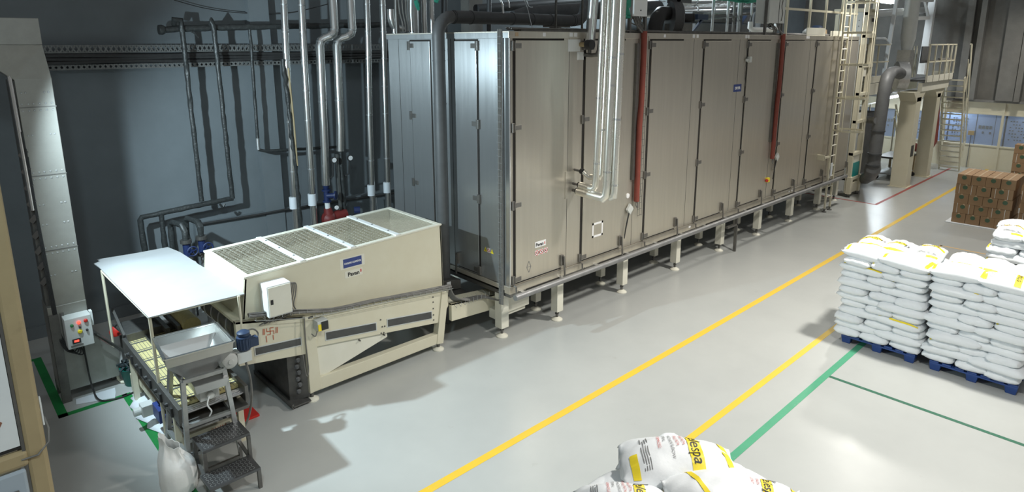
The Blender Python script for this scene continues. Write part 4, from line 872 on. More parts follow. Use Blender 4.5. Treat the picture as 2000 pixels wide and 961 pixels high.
net('green_net', [(1214, 1232, -18), (1212, 1233, 0), (1210, 1231, 14), (1213, 1229, 22), (1221, 1228, 30), (1224, 1226, 35)], 'green net hanging down beside the four silver pipes', 2)
net('green_net', [(1380, 1500, -25), (1385, 1498, -8), (1400, 1496, 0), (1420, 1490, 2), (1440, 1460, 6)], 'green net sheet hanging above the roof between the fans', 8)
for k, (pts, lab) in enumerate((([(812, 0), (815, 8), (817, 16), (818, 20)], 'small green rag strip hanging over the dryer back corner'), ([(852, -3), (853, 1), (852, 5)], 'small green rag at the top by the exhaust elbow'))):
    b = MB(); P = [YP(*p, 9.9) for p in pts]; b.tube(P, [.04, .05, .035, .02][:len(P)], 6); b.build('green_rag', m['net'], label=lab, cat='rag')
b = MB().wire([YP(975, -5, 8.0), YP(981, 8, 8.0), YP(983, 26, 8.0)], .016).build('loose_cable', m['white'], label='white cable dangling over the roof duct', cat='cable')
b = MB().wire([YP(1021, -5, 7.6), YP(1030, 15, 7.6), YP(1036, 40, 7.2), YP(1042, 62, 6.8)], .006).wire([YP(1025, -5, 7.6), YP(1033, 12, 7.6), YP(1040, 14, 7.4)], .008).build('tie_wire', m['zinc'], label='thin tie wires hanging in front of the roof duct', cat='wire')
b = MB().wire([YP(990, -5, 8), YP(994, 6, 8), YP(995, 15, 8)], .012).build('loose_cable', m['white'], label='short white cable end hanging beside the long white cable', cat='cable')

# four insulated pipes in front of the long side
def front_pipe(pts, r, lab, bands, mt='foil_warm', cap=True):
    t = thing('insulated_pipe', lab, 'pipe', (pts[0][0], pts[0][1], pts[-1][2]), 'insulated pipes before the dryer')
    MB().tube(pts, r, 20).build('jacket', m[mt], t, smooth=True)
    for z in bands:
        for a, c in zip(pts, pts[1:]):
            a, c = V(*a), V(*c)
            if (a.z-z)*(c.z-z) <= 0 and abs(a.z-c.z) > .4: p = a.lerp(c, (z-a.z)/(c.z-a.z)); d = (c-a).normalized(); MB().cyl(p-d*.015, p+d*.015, r*1.03, seg=20).build('jacket_band', m['foil'], t, smooth=True); break
    return t
def hang(t, a, c, r):
    MB().cyl(a, c, r).build('bare_stub', m['steel_dark'], t); MB().cyl(V(*c)-(V(*c)-V(*a)).normalized()*.05, c, r*2.2).build('black_collar', m['black'], t)
x = 7.6
a, c, e = XP(1182, -40, x), XP(1164, 345, x), XP(1162, 371, x)
t = front_pipe([a, c, (x, c.y+.01, e.z+.05), (x, c.y+.05, e.z+.01), (x, 6.50, e.z+.03)], .053, 'silver insulated pipe with the upper of the two elbows entering the dryer side', (4.4, 3.7, 2.7)); hang(t, (x, Y0, e.z+.03), (x, 6.48, e.z+.03), .02)
a, c, e = XP(1205, -40, x), XP(1185, 362, x), XP(1185, 388, x)
t = front_pipe([a, c, (x, c.y+.01, e.z+.05), (x, c.y+.05, e.z+.01), (x, 6.54, e.z+.02)], .066, 'thickest silver insulated pipe with the lower elbow entering the dryer side', (4.3, 3.9, 2.6)); hang(t, (x, Y0, e.z+.02), (x, 6.52, e.z+.02), .024)
x = 7.78
a, c = XP(1192, -40, x), XP(1174, 340, x)
t = front_pipe([a, c, (x, c.y+.02, c.z-.05), (x-.05, c.y+.2, c.z-.07), (7.66, 6.50, c.z+.02)], .042, 'narrow dull silver pipe half hidden between two insulated pipes', (4.2, 3.2)); hang(t, (7.64, Y0, c.z+.03), (7.65, 6.48, c.z+.02), .02)
x = 7.66
a, c = XP(1218, -40, x), XP(1200, 372, x)
t = front_pipe([a, c, (x, c.y+.01, c.z-.09), (x, c.y+.08, c.z-.13)], .055, 'dull insulated pipe ending in a short bent tip beside the red conduit', (4.35, 3.4, 2.4))
t = front_pipe([XP(1162, -40, 7.8), XP(1151.5, 96, 7.8)], .078, 'short fat silver insulated pipe end hanging by the dryer top', (4.9, 4.47), 'foil'); 
q = XP(1151.5, 96, 7.8); MB().cyl(q+V(0, 0, .02), q-V(0, 0, .06), .03).build('bare_stub', m['steel_dark'], t)
t = thing('pipe_stub', 'dark bent pipe stub below the short fat silver pipe end', 'pipe', (7.85, 6.5, 4.3))
MB().tube([(7.83, Y0, 4.33), (7.83, 6.52, 4.32), (7.84, 6.42, 4.33), (7.86, 6.40, 4.40), (7.88, 6.38, 4.7)], .032, 10).build('pipe', m['steel_dark'], t, smooth=True)
t = thing('capped_stub', 'tan pipe stub with black round cap at the dryer top', 'pipe', (7.7, 6.6, 4.5))
MB().cyl((7.72, Y0, 4.485), (7.72, 6.50, 4.48), .035).build('pipe', m['tan'], t, smooth=True); MB().cyl((7.72, 6.52, 4.48), (7.72, 6.42, 4.48), .075).build('black_collar', m['black'], t, smooth=True)

# enclosures above the roof edge
for xa, xb, z0, lab, mt, dbl in ((9.05, 9.42, 4.945, 'white switch cabinet on posts above the red conduit by the insulated pipes', 'white', 0), (13.93, 14.68, 4.93, 'grey two door switch cabinet on posts beside the roof guard rail', 'grey_box', 1)):
    t = thing('switch_cabinet', lab, 'cabinet', ((xa+xb)/2, Y0+.1, 4.67), 'switch cabinets above the roof edge')
    MB().box(xa, xb, Y0-.02, Y0+.3, z0, 5.9).build('cabinet', m[mt], t, bevel=.006)
    if dbl: MB().box(xa+.44, xa+.46, Y0-.024, Y0-.018, z0, 5.9).build('door_gap', m['gasket'], t); MB().wire([(xa+.62, Y0-.03, 5.5), (xa+.56, Y0-.03, 5.3), (xa+.62, Y0-.03, 5.15), (xa+.58, Y0-.03, 4.98)], .008).build('cable', m['cable'], t)
    else: MB().lathe([(.012, 0), (.012, .01)], (xa+.18, Y0-.02, 5.04), (0, -1, 0), 8).build('lock', m['black'], t)
    b = MB()
    for xx in (xa-.03, xb+.03): b.box(xx-.025, xx+.025, Y0+.02, Y0+.07, 4.67, 5.9)
    b.build('post', m['steel_dark'], t)
    b = MB(); R7 = random.Random(4)
    for k in range(9): b.wire([((xa+xb)/2+R7.uniform(-.12, .12), Y0+.1, z0), ((xa+xb)/2+R7.uniform(-.15, .15), Y0+R7.uniform(-.05, .1), z0-.1), ((xa+xb)/2+R7.uniform(-.05, .15), Y0+.02, 4.76), ((xa+xb)/2+.05+R7.uniform(-.03, .05), Y0+.06, 4.70)], .010)
    b.build('cable_tail', m['cable'], t)
# centrifugal fans on the roof
def fan(cx, cy, cz, r, lab):
    t = thing('roof_fan', lab, 'fan', (cx, cy, 4.67), 'fans on the dryer roof')
    MB().lathe([(r*.5, 0), (r, .02), (r, .22), (r*.92, .24), (r*.3, .25)], (cx-.1, cy, cz), (.80, -.6, 0), 28).build('fan_casing', m['duct_grey'], t, smooth=True)
    MB().cyl((cx+.1, cy-.15, cz), (cx+.32, cy-.32, cz), .10).cyl((cx+.32, cy-.32, cz), (cx+.34, cy-.335, cz), .11).build('motor', m['black'], t, smooth=True)
    MB().box(cx-.1, cx+.3, cy-.35, cy+.1, 4.67, cz-.12).box(cx-.05, cx+.02, cy-.2, cy-.15, 4.67, cz+.5).build('pedestal', m['steel_dark'], t)
    return t
t = fan(12.55, 8.2, 5.04, .36, 'large dark round fan with motor on the dryer roof')
MB().tube([(11.8, 8.1, 4.67), (11.8, 8.1, 4.85), (11.9, 8.12, 5.02), (12.1, 8.18, 5.12), (12.4, 8.2, 5.14)], .15, 16).build('inlet_hose', m['black'], t, smooth=True)
MB().box(12.5, 13.0, 8.0, 8.3, 5.36, 5.8).build('outlet_box', m['duct_grey'], t)
MB().bar((13.0, 8.0, 4.68), (13.7, 8.1, 5.06), .05, .05).box(13.3, 13.75, 8.0, 8.15, 5.02, 5.14).build('bracing', m['blue_motor'], t)
fan(16.5, 8.2, 5.0, .30, 'second dark round fan on the roof beside the grey cabinet')
b = None
for px, lab in ((1391, 'thin roof post next to the large fan'), (1420, 'post of the roof pipe cluster beside the large fan'), (1432, 'middle dark post of the roof pipe cluster'), (1441, 'third post of the roof pipe cluster'), (1446, 'dark post of the roof pipe cluster beside the second fan'), (1466, 'thin roof post just beside the second fan')):
    p = YP(px, 50, 8.6); MB().tube([(p.x, 8.6, 4.65), (p.x, 8.6, 6)], .035, 8).build('roof_post', m['steel_dark'] if px in (1432, 1446) else m['zinc'], label=lab, cat='post', loc=(p.x, 8.6, 4.65))
a, c = YP(1375, 28, 8.7), YP(1490, 26, 8.7); MB().tube([a, c], .03, 8).tube([c+V(-1.2, .0, -.12), a+V(.2, 0, -.12)], .02, 6).build('roof_pipe', m['steel_dark'], label='dark horizontal pipe between the two fans on the roof', cat='pipe')
a = YP(1440, 55, 9.2); MB().bar(a, YP(1456, 32, 9.2), .12, .06).build('roof_brace', m['blue_motor'], label='slanted blue grey brace behind the roof posts', cat='brace')

# guard rail, white pipe and clutter at the right end of the roof
t = thing('guard_rail', 'cream guard rail standing on the far part of the dryer roof', 'railing', (16.2, Y0+.05, 4.67))
posts = [14.95, 16.2, 17.15, 18.2, 19.2]
for px in posts: MB().box(px-.025, px+.025, Y0+.03, Y0+.08, 4.67, 6.0).build('post', m['cream'], t)
MB().box(14.75, 19.3, Y0+.035, Y0+.075, 5.24, 5.29).box(14.75, 19.3, Y0+.035, Y0+.075, 5.75, 5.8).build('rail', m['cream'], t)
MB().box(16.05, 17.15, Y0+.02, Y0+.04, 4.66, 4.86).box(17.5, 19.3, Y0+.02, Y0+.04, 4.66, 4.80).build('toe_board', m['cream_light'], t)
MB().tube([(15.0, 7.6, 5.0), (15.0, 7.6, 4.86), (15.1, 7.6, 4.82), (16.2, 7.6, 4.82), (16.35, 7.6, 4.86), (16.38, 7.6, 5.0), (16.38, 7.6, 6)], .055, 12).build('white_pipe', m['white'], smooth=True, label='white U shaped pipe behind the roof guard rail', cat='pipe')
MB().box(15.2, 19.3, 9.2, 9.6, 4.67, 5.0).box(15.2, 19.3, 9.3, 9.6, 5.05, 5.3).build('roof_plenum', m['duct_grey'], label='long grey plenum box behind the guard rail on the roof', cat='duct', loc=(17, 9.4, 4.67))
b = MB().lathe([(.10, 0), (.17, .03), (.19, .15), (.15, .25), (.08, .3)], (18.4, 7.4, 4.67)); b.build('blue_sack', m['blue_motor'], smooth=True, label='dark blue bundle on the roof behind the guard rail', cat='bundle')
MB().lathe([(.10, 0), (.16, .05), (.15, .16), (.07, .22)], (18.05, 7.15, 4.67)).build('orange_bundle', m['tape'], smooth=True, label='tan bundle on the roof in front of the dark blue one', cat='bundle')
MB().lathe([(.09, 0), (.10, .12), (.02, .2)], (17.5, 7.3, 4.67), seg=6).build('paper_bag', m['white'], label='small pale bag on the roof behind the toe board', cat='bag')

# ================================================================== caged ladder
t = thing('caged_ladder', 'cream caged ladder rising up the far end of the dryer', 'ladder', (17.93, 6.5, 0))
lx0, lx1, ly = 17.76, 18.12, 6.48
for xx in (lx0, lx1):
    MB().box(xx-.025, xx+.025, ly-.02, ly+.02, .10, 6.0).build('rail', m['cream'], t)
    MB().cyl((xx, ly, .03), (xx, ly, .1), .02).lathe([(.06, 0), (.06, .02), (.02, .03)], (xx, ly, 0)).build('foot', m['steel_dark'], t)
for i in range(19): MB().cyl((lx0, ly, .42+.28*i), (lx1, ly, .42+.28*i), .016, seg=8).build('rung', m['cream_light'], t)
for z in (2.25, 3.1, 3.95, 4.75, 5.5):
    b = MB(); pts = [(lx0, ly, z)]+[(17.94-.34*math.cos(a*math.pi/8), ly-.28-.42*math.sin(a*math.pi/8), z) for a in range(9)]+[(lx1, ly, z)]
    for p, q in zip(pts, pts[1:]): b.bar(p, q, .008, .05)
    b.build('cage_hoop', m['cream'], t)
for a in (0, 2, 4, 6, 8): x, y = 17.94-.34*math.cos(a*math.pi/8), ly-.28-.42*math.sin(a*math.pi/8); MB().box(x-.02, x+.02, y-.005, y+.005, 2.25, 6.0).build('cage_bar', m['cream'], t)
MB().bar((lx0, ly, 1.53), (lx0-.42, ly, 1.55), .04, .05).box(lx0-.44, lx0-.40, ly-.02, Y0, 1.48, 1.62).build('stay_bar', m['cream'], t)
MB().box(17.82, 17.92, ly-.04, ly-.02, 1.0, 1.35).build('notice', m['paper'], t)

# ================================================================== tower conveyor at the right end of the dryer
t = thing('tower_conveyor', 'tall cream framed conveyor tower with a teal panel near its foot', 'conveyor tower', (20.4, 7.1, 0))
MB().box(20.02, 20.06, 6.80, 7.5, .5, 5.35).build('side_plate', m['grey_box'], t)
b = MB()
for k in range(28): b.cyl((20.02, 6.9, .8+.16*k), (20.012, 6.9, .8+.16*k), .015, seg=8); b.cyl((20.02, 7.3, .85+.16*k), (20.012, 7.3, .85+.16*k), .015, seg=8)
b.build('bolt', m['steel_dark'], t)
b = MB().box(20.0, 20.10, 6.66, 6.80, 0.12, 6.3).box(20.68, 20.78, 6.66, 6.80, .12, 6.3).box(20.0, 20.78, 7.45, 7.55, .12, 5.3)
for z in (.55, 1.30, 2.25, 3.05, 3.85, 4.68, 5.30): b.box(20.0, 20.78, 6.65, 6.78, z-.04, z+.04)
b.build('frame', m['cream'], t)
for q in ((20.10, 20.68, 1.02, 1.28), (20.10, 20.68, 4.72, 5.28), (20.1, 20.4, 3.55, 3.8), (20.1, 20.4, 2.3, 2.5)): MB().box(q[0], q[1], 6.69, 6.72, q[2], q[3]).build('cover_plate', m['cream_light'], t)
MB().box(20.10, 20.68, 6.68, 6.72, .60, 1.02).build('teal_panel', m['teal'], t)
b = MB()
for i in range(17): b.box(20.14, 20.66, 6.95, 7.35, 1.42+.19*i, 1.45+.19*i); b.box(20.12, 20.3, 6.85, 6.95, 1.40+.19*i, 1.5+.19*i)
b.build('tray', m['steel_dark'], t)
MB().box(20.1, 20.68, 7.36, 7.4, .6, 5.3).build('back_plate', m['duct_grey'], t)
b = MB().box(19.98, 20.12, 6.62, 6.76, .1, .62).box(20.66, 20.80, 6.62, 6.76, .1, .62).box(20.1, 20.68, 6.66, 6.7, .12, .42); b.build('base_guard', m['cream'], t, bevel=.01)
MB().prism([(6.72, .60), (7.5, .60), (7.5, .46), (7.2, .30), (6.72, .12)], 'x', 20.02, 20.06).build('base_plate', m['grey_box'], t)
for x in (20.05, 20.73): MB().cyl((x, 6.7, .02), (x, 6.7, .12), .02).lathe([(.07, 0), (.07, .02), (.02, .03)], (x, 6.7, 0)).build('foot', m['steel_dark'], t)
MB().box(20.30, 20.38, 6.62, 6.66, 5.08, 5.18).build('drive_cover', m['black'], t)
MB().box(20.015, 20.02, 6.95, 7.2, 1.75, 2.0).build('notice', m['panel_blue'], t)
MB().box(20.0, 20.75, 6.8, 7.6, 5.35, 5.45).build('top_plate', m['cream'], t)

# ================================================================== platform with columns, blower and stairs
t = thing('platform', 'cream steel work platform on two thick columns with guard rails', 'platform', (23.9, 6.6, 0))
for x, y, lab in ((22.88, 6.12, None), (25.2, 6.12, None)):
    w = .23 if x < 24 else .2
    c = MB().box(x-w, x+w, y-w, y+w, 0, 2.86).build('column', m['cream'], t, bevel=.012)
    MB().hexa([(x-w, y-w, 2.72), (x+w, y-w, 2.72), (x+w, y+w, 2.72), (x-w, y+w, 2.72), (x-.62, y-w, 3.02), (x+.62, y-w, 3.02), (x+.62, y+w, 3.02), (x-.62, y+w, 3.02)]).build('column_head', m['cream'], c)
    MB().box(x-w-.05, x+w+.05, y-w-.05, y+w+.05, 0, .02).build('base_plate', m['cream'], c)
MB().box(22.9, 25.9, 5.86, 5.98, 3.02, 3.28).box(20.9, 25.9, 6.8, 6.95, 2.95, 3.28).box(20.9, 25.9, 9.3, 9.4, 3.1, 3.3).build('main_beam', m['cream_light'], t)
MB().box(22.9, 26.0, 5.80, 6.9, 3.32, 3.38).box(20.9, 26.0, 6.9, 9.4, 3.32, 3.38).build('deck', m['duct_grey'], t)
MB().box(22.9, 26.0, 5.78, 5.81, 3.30, 3.50).box(20.9, 22.9, 6.87, 6.90, 3.30, 3.50).box(25.97, 26.0, 5.78, 6.4, 3.30, 3.55).build('toe_board', m['cream_light'], t)
for x in (20.95, 21.9, 22.95, 23.6, 24.3, 24.9, 25.45, 25.95): y = 5.8 if x > 22.5 else 6.9; MB().box(x-.02, x+.02, y-.02, y+.02, 3.3, 4.45).build('post', m['cream'], t)
MB().box(22.9, 25.98, 5.78, 5.82, 4.42, 4.46).box(22.9, 25.98, 5.78, 5.82, 3.9, 3.94).box(20.9, 22.9, 6.88, 6.92, 4.42, 4.46).box(20.9, 22.9, 6.88, 6.92, 3.9, 3.94).build('rail', m['cream'], t)
b = MB(); b.box(22.9, 25.9, 5.84, 5.88, 3.92, 3.97)
for k in range(20): b.lathe([(.03, 0), (.05, .04), (.03, .09)], (24.3+.07*k, 5.85, 3.92), seg=6)
b.build('cable_run', m['cable'], t)
MB().box(24.1, 25.1, 6.3, 6.34, 3.85, 4.38).build('grey_board', m['duct_grey'], t)
b = MB()
for k, x in enumerate((24.2, 24.5)): b.bar((x, 6.6, 3.38), (x+.12, 6.6, 4.4), .03, .03); b.bar((x+.25, 6.6, 3.38), (x+.12, 6.6, 4.4), .03, .03)
b.build('trestle', m['cream'], t)
st = thing('stairs', 'steep cream open tread stairs leading up to the platform', 'stairs', (26.6, 5.6, 0))
sa, sb = V(25.98, 0, 3.36), V(27.1, 0, .02)
for y, nm in ((6.06, 'stringer'), (5.44, 'stringer')): MB().bar((sa.x, y, sa.z), (sb.x, y, sb.z), .025, .14, (1, 0, 0)).build(nm, m['cream'], st)
for i in range(17):
    f = (i+.5)/17; p = sa.lerp(sb, f); MB().box(p.x-.09, p.x+.07, 5.45, 6.05, p.z-.02, p.z+.012).build('tread', m['cream'], st)
for y in (6.08, 5.42):
    b = MB(); b.tube([(25.98, y, 4.45), (26.15, y, 4.45), (27.25, y, 1.1), (27.1, y, .5)], .02, 8)
    for f in (.15, .5, .85): p = sa.lerp(sb, f); b.bar((p.x, y, p.z), (p.x+.12, y, p.z+.95), .03, .03)
    b.tube([(26.02, y, 3.95), (27.1, y, .75)], .015, 6); b.build('handrail', m['cream'], st)
bl = thing('blower', 'grey scroll blower with dark elbow duct on the platform', 'blower', (22.9, 6.3, 3.4))
c = YP(1748, 148, 6.3)
MB().lathe([(.34, 0), (.42, .02), (.42, .30), (.34, .32)], (c.x, c.y, c.z), (.5, -.8, 0), 26).hexa([(c.x+.1, 6.0, c.z), (c.x+.5, 6.0, c.z), (c.x+.5, 6.35, c.z), (c.x+.1, 6.35, c.z), (c.x+.12, 6.0, c.z+.75), (c.x+.5, 6.0, c.z+.75), (c.x+.5, 6.35, c.z+.75), (c.x+.12, 6.35, c.z+.75)]).build('scroll', m['zinc'], bl, smooth=True)
MB().lathe([(.24, 0), (.22, .04), (.14, .06)], (c.x+.14, c.y-.24, c.z), (.5, -.8, 0), 24).build('inlet_ring', m['zinc'], bl, smooth=True)
MB().tube([(c.x+.35, 6.18, c.z+.72), (c.x+.36, 6.18, c.z+1.1), (c.x+.38, 6.18, 7.0)], [.13, .2, .2], 16).build('outlet_duct', m['grey_box'], bl, smooth=True)
xq = 21.2
MB().tube([YP(*p, 6.02) for p in ((1758, 144), (1749, 140), (1741, 142), (1734, 150), (1730, 163), (1726, 185), (1716, 250), (1707, 315), (1704, 330))]+[YP(1699, 343, 6.15), YP(1690, 349, 6.5), YP(1680, 347, 7.0)], .165, 16).build('inlet_duct', m['duct_grey'], bl, smooth=True)
b = MB()
for py in (322, 300, 255): p = YP(1726-10*(py-185)/65, py, 6.02); b.cyl(p-V(0, 0, .02), p+V(0, 0, .02), .185)
b.build('duct_joint', m['duct'], bl, smooth=True)
p = YP(1715, 236, 6.02); MB().cyl(p, YP(1692, 234, 6.95), .11).build('branch_duct', m['duct_grey'], bl, smooth=True)
# bluish lit steelwork rising above the platform
for k, (pa, pb, w, mt, lab) in enumerate((((1733, 85), (1752, 0), .10, 'white', 'white post above the platform right under the bright strip lamp'), ((1765, 112), (1778, 0), .14, 'cream', 'cream post beside the vertical grey blower duct'), ((1800, 140), (1822, 0), .22, 'white', 'thick white lit post above the platform beside the stairs'))):
    yy = 7.15+.1*k if k < 2 else 7.0; a, c2 = YP(*pa, yy), YP(*pb, yy); MB().bar((a.x, yy, 3.38), (c2.x+.05, yy, 6.3), w, w).build('steel_post', m[mt], label=lab, cat='post', loc=(a.x, yy, 3.38))
a, c2 = YP(1690, 28, 7.5), YP(1806, 20, 7.5); MB().tube([a, c2], .12, 12).build('pale_pipe', m['white'], smooth=True, label='thick pale horizontal pipe above the platform', cat='pipe')
a, c2 = YP(1786, 36, 6.85), YP(1813, 35, 6.85); MB().bar(a, c2, .12, .12).bar(YP(1806, 0, 6.85), YP(1813, 35, 6.85), .07, .07).bar(YP(1788, 1, 6.85), YP(1820, 1, 6.85), .12, .1).build('truss_beam', m['white'], label='short white truss beam between the lit posts', cat='beam')
a = YP(1690, 97, 7.6); b = MB().tube([YP(1690, 97, 7.4), YP(1705, 97, 7.4), YP(1700, 122, 7.4)], .04, 6).tube([YP(1706, 75, 7.4), YP(1728, 75, 7.4), YP(1740, 86, 7.4)], .04, 6); b.build('bent_pipe', m['white'], smooth=True, label='bent white pipe pieces behind the platform rail', cat='pipe')
MB().box(21.2, 22.3, 8.2, 9.2, 3.38, 3.95).build('machine_box', m['duct_grey'], label='grey machine housing standing on the platform deck', cat='machine', bevel=.02)
# lit fluorescent fittings
for k, (p, Yd, w, lab) in enumerate((((1728, 3), 8.0, .9, 'bright strip lamp above the platform'), ((1740, 189), 7.7, .6, 'bright strip lamp below the platform deck'))):
    c = YP(*p, Yd); t = thing('strip_lamp', lab, 'lamp', c)
    MB().box(c.x-w, c.x+w, Yd-.12, Yd+.12, c.z+.06, c.z+.14).build('housing', m['white'], t)
    b = MB()
    for dy in (-.06, .06): b.cyl((c.x-w*.95, Yd+dy, c.z), (c.x+w*.95, Yd+dy, c.z), .05)
    b.build('tube', m['lamp'], t); lamp('strip_light', 'POINT', (c.x, Yd, c.z-.25), 70, (.82, .92, 1), .2)
    MB().cyl((c.x, Yd, c.z+.14), (c.x, Yd, c.z+.4 if k else c.z+1.2), .03).build('stem', m['steel_dark'], t)
# machines under the platform
t = thing('machine_cabinet', 'tall grey machine cabinet under the platform beside the dark elbow duct', 'cabinet', (22.2, 7.5, 0))
p = YP(1690, 350, 7.2); MB().box(21.0, 23.3, 7.2, 8.3, .05, 2.3).build('cabinet', m['duct_grey'], t, bevel=.02); MB().box(21.3, 22.3, 7.18, 7.2, .2, 2.1).build('cabinet_door', m['grey_box'], t, bevel=.01); MB().box(21.35, 21.42, 7.16, 7.18, 1.0, 1.3).build('handle', m['black'], t)
tr = thing('trolley', 'grey steel table trolley on castors behind the front column', 'trolley', (24.3, 6.7, 0))
MB().box(23.6, 25.0, 6.3, 7.1, .72, .78).build('table_top', m['steel_dark'], tr); MB().box(23.62, 24.98, 6.32, 7.08, .18, .22).build('shelf', m['zinc'], tr)
for x in (23.64, 24.96):
    for y in (6.34, 7.06): MB().box(x-.025, x+.025, y-.025, y+.025, .14, .72).build('leg', m['tan'], tr); MB().cyl((x-.02, y, .07), (x+.02, y, .07), .07).build('castor', m['black'], tr)
b = MB().tube([YP(1829, 185, 6.55), YP(1826, 240, 6.55), YP(1822, 275, 6.55), YP(1812, 290, 6.6), YP(1798, 292, 6.7), YP(1780, 284, 6.9), YP(1768, 276, 7.1)], .14, 14).cyl(YP(1812, 290, 6.6), V(YP(1812, 290, 6.6).x, 6.6, 0), .05); b.build('red_duct', m['red'], smooth=True, label='dull red curved duct passing behind the second column', cat='duct')
b = MB(); y = 7.9
for z in (1.35, 1.9, 2.4): b.bar((23.6, y, z), (26.2, y, z), .04, .04)
for x in (23.7, 24.3, 24.9, 25.5, 26.1): b.bar((x, y, 0), (x, y, 2.4), .045, .045)
b.build('lower_railing', m['cream'], label='cream railing behind the columns under the platform', cat='railing', loc=(24.9, y, 0))
b = MB()
for dz in (0, .45): b.bar((25.6, 7.3, 1.9+dz), (26.9, 7.3, .45+dz), .05, .05)
for x in (25.7, 26.2, 26.8): b.bar((x, 7.3, 0), (x, 7.3, 2.25-(x-25.6)*1.1), .04, .04)
b.build('sloping_handrail', m['cream'], label='sloping cream handrail beside the second column', cat='handrail', loc=(26.2, 7.3, 0))
MB().box(25.42, 25.6, 5.95, 6.15, 2.25, 2.65).cyl((25.3, 6.0, 2.4), (25.42, 6.0, 2.4), .05).build('wall_switch', m['duct_grey'], label='dark grey switch box fixed to the second column', cat='switch box')
MB().box(22.70, 22.95, 5.882, 5.889, 1.0, 1.35).build('column_notice', m['txt_black'], label='small black notice on the front column face', cat='notice')
# ================================================================== sacks
NU, NV = 28, 18
def sack_fn(L, Wd, T, seed, up, plump=False):
    R = random.Random(seed); ph = [R.uniform(0, 6.28) for _ in range(8)]; sk = R.uniform(-.06, .06); tw = R.uniform(-.3, .3)
    def f(u, v, top=True):
        # u,v in -1..1 ; returns local point
        au, av = abs(u), abs(v)
        h = max(0, 1-au**2.6)**.62*max(0, 1-av**2.2)**.55 if plump else max(0, 1-au**4.5)**.55*max(0, 1-av**3.6)**.55
        x = u*L/2*(1-.05*(1-av**2)*0+.02*math.sin(v*3+ph[0])); y = v*Wd/2*(1-.10*max(0, au-.75)/.25+.03*math.sin(u*4+ph[1]))+sk*Wd*u*.3
        wr = (.10*math.sin(v*17+ph[2]+u*3)*max(0, au-.45)*1.6+.05*math.sin(u*9+ph[3])*math.sin(v*7+ph[4])+.04*math.sin(u*5+v*4+ph[5])+.035*math.sin((u*7-v*11)+ph[6]))
        if top: z = T*.42+T*.58*h*(1+wr)*(1+up*(1-u*u)*(1-v*v))
        else: z = T*.42-T*.42*min(1, h*1.5)
        if au > .93: z += T*.16*math.sin(v*9+ph[6])*(au-.93)/.07; x += 0
        return V(x, y, z)
    return f
def sack_mesh(name, L=.66, Wd=.40, T=.13, seed=0, up=0, plump=False):
    f = sack_fn(L, Wd, T, seed, up, plump); bm_ = bmesh.new(); tp = {}; bt = {}
    for i in range(NU+1):
        for j in range(NV+1):
            u = -1+2*i/NU; v = -1+2*j/NV; u = math.copysign(abs(u)**.8, u); v = math.copysign(abs(v)**.8, v)
            edge = i in (0, NU) or j in (0, NV)
            tp[i, j] = bm_.verts.new(f(u, v, True)); bt[i, j] = tp[i, j] if edge else bm_.verts.new(f(u, v, False))
    for i in range(NU):
        for j in range(NV):
            bm_.faces.new((tp[i, j], tp[i+1, j], tp[i+1, j+1], tp[i, j+1]))
            q = (bt[i, j], bt[i, j+1], bt[i+1, j+1], bt[i+1, j]); 
            try: bm_.faces.new(q)
            except ValueError: pass
    bmesh.ops.recalc_face_normals(bm_, faces=bm_.faces[:])
    me = bpy.data.meshes.new(name); bm_.to_mesh(me); bm_.free(); me.materials.append(m['sack'])
    for p in me.polygons: p.use_smooth = True
    return me, f
def patch(f, L, Wd, x0, x1, y0, y1, mt, name, parent, off=.004, n=8):
    b = MB(); vs = []
    for i in range(n+1):
        for j in range(n+1):
            x = x0+(x1-x0)*i/n; y = y0+(y1-y0)*j/n; p = f(x/(L/2), y/(Wd/2)); p.z += off; vs.append(p)
    b.faces(vs, [(i*(n+1)+j, (i+1)*(n+1)+j, (i+1)*(n+1)+j+1, i*(n+1)+j+1) for i in range(n) for j in range(n)])
    me = bpy.data.meshes.new(name); b.b.to_mesh(me); b.b.free(); me.materials.append(m[mt]); o = bpy.data.objects.new(name, me); col.objects.link(o); o.parent = parent; return o
def lettering(body, size, f, L, Wd, x, y, ang, mt, name, parent, off=.006, bold=0):
    ca, sa = math.cos(ang), math.sin(ang)
    def warp(a, c, z): X = x+a*ca-c*sa; Y = y+a*sa+c*ca; p = f(max(-.97, min(.97, X/(L/2))), max(-.97, min(.97, Y/(Wd/2)))); p.z += off; return p
    return text(body, size, (0, 0, 0), (1, 0, 0), (0, 1, 0), m[mt], name, parent, ext=0, bold=bold, warp=warp)
L0, W0, T0 = .64, .42, .128
protos = []
for k in range(7):
    me, f = sack_mesh('sack', L0, W0, T0, 40+k, .10 if k < 5 else .0); protos.append((me, f))
top_protos = [sack_mesh('sack', .68, .44, .185, 90+k, .18, True) for k in range(4)]
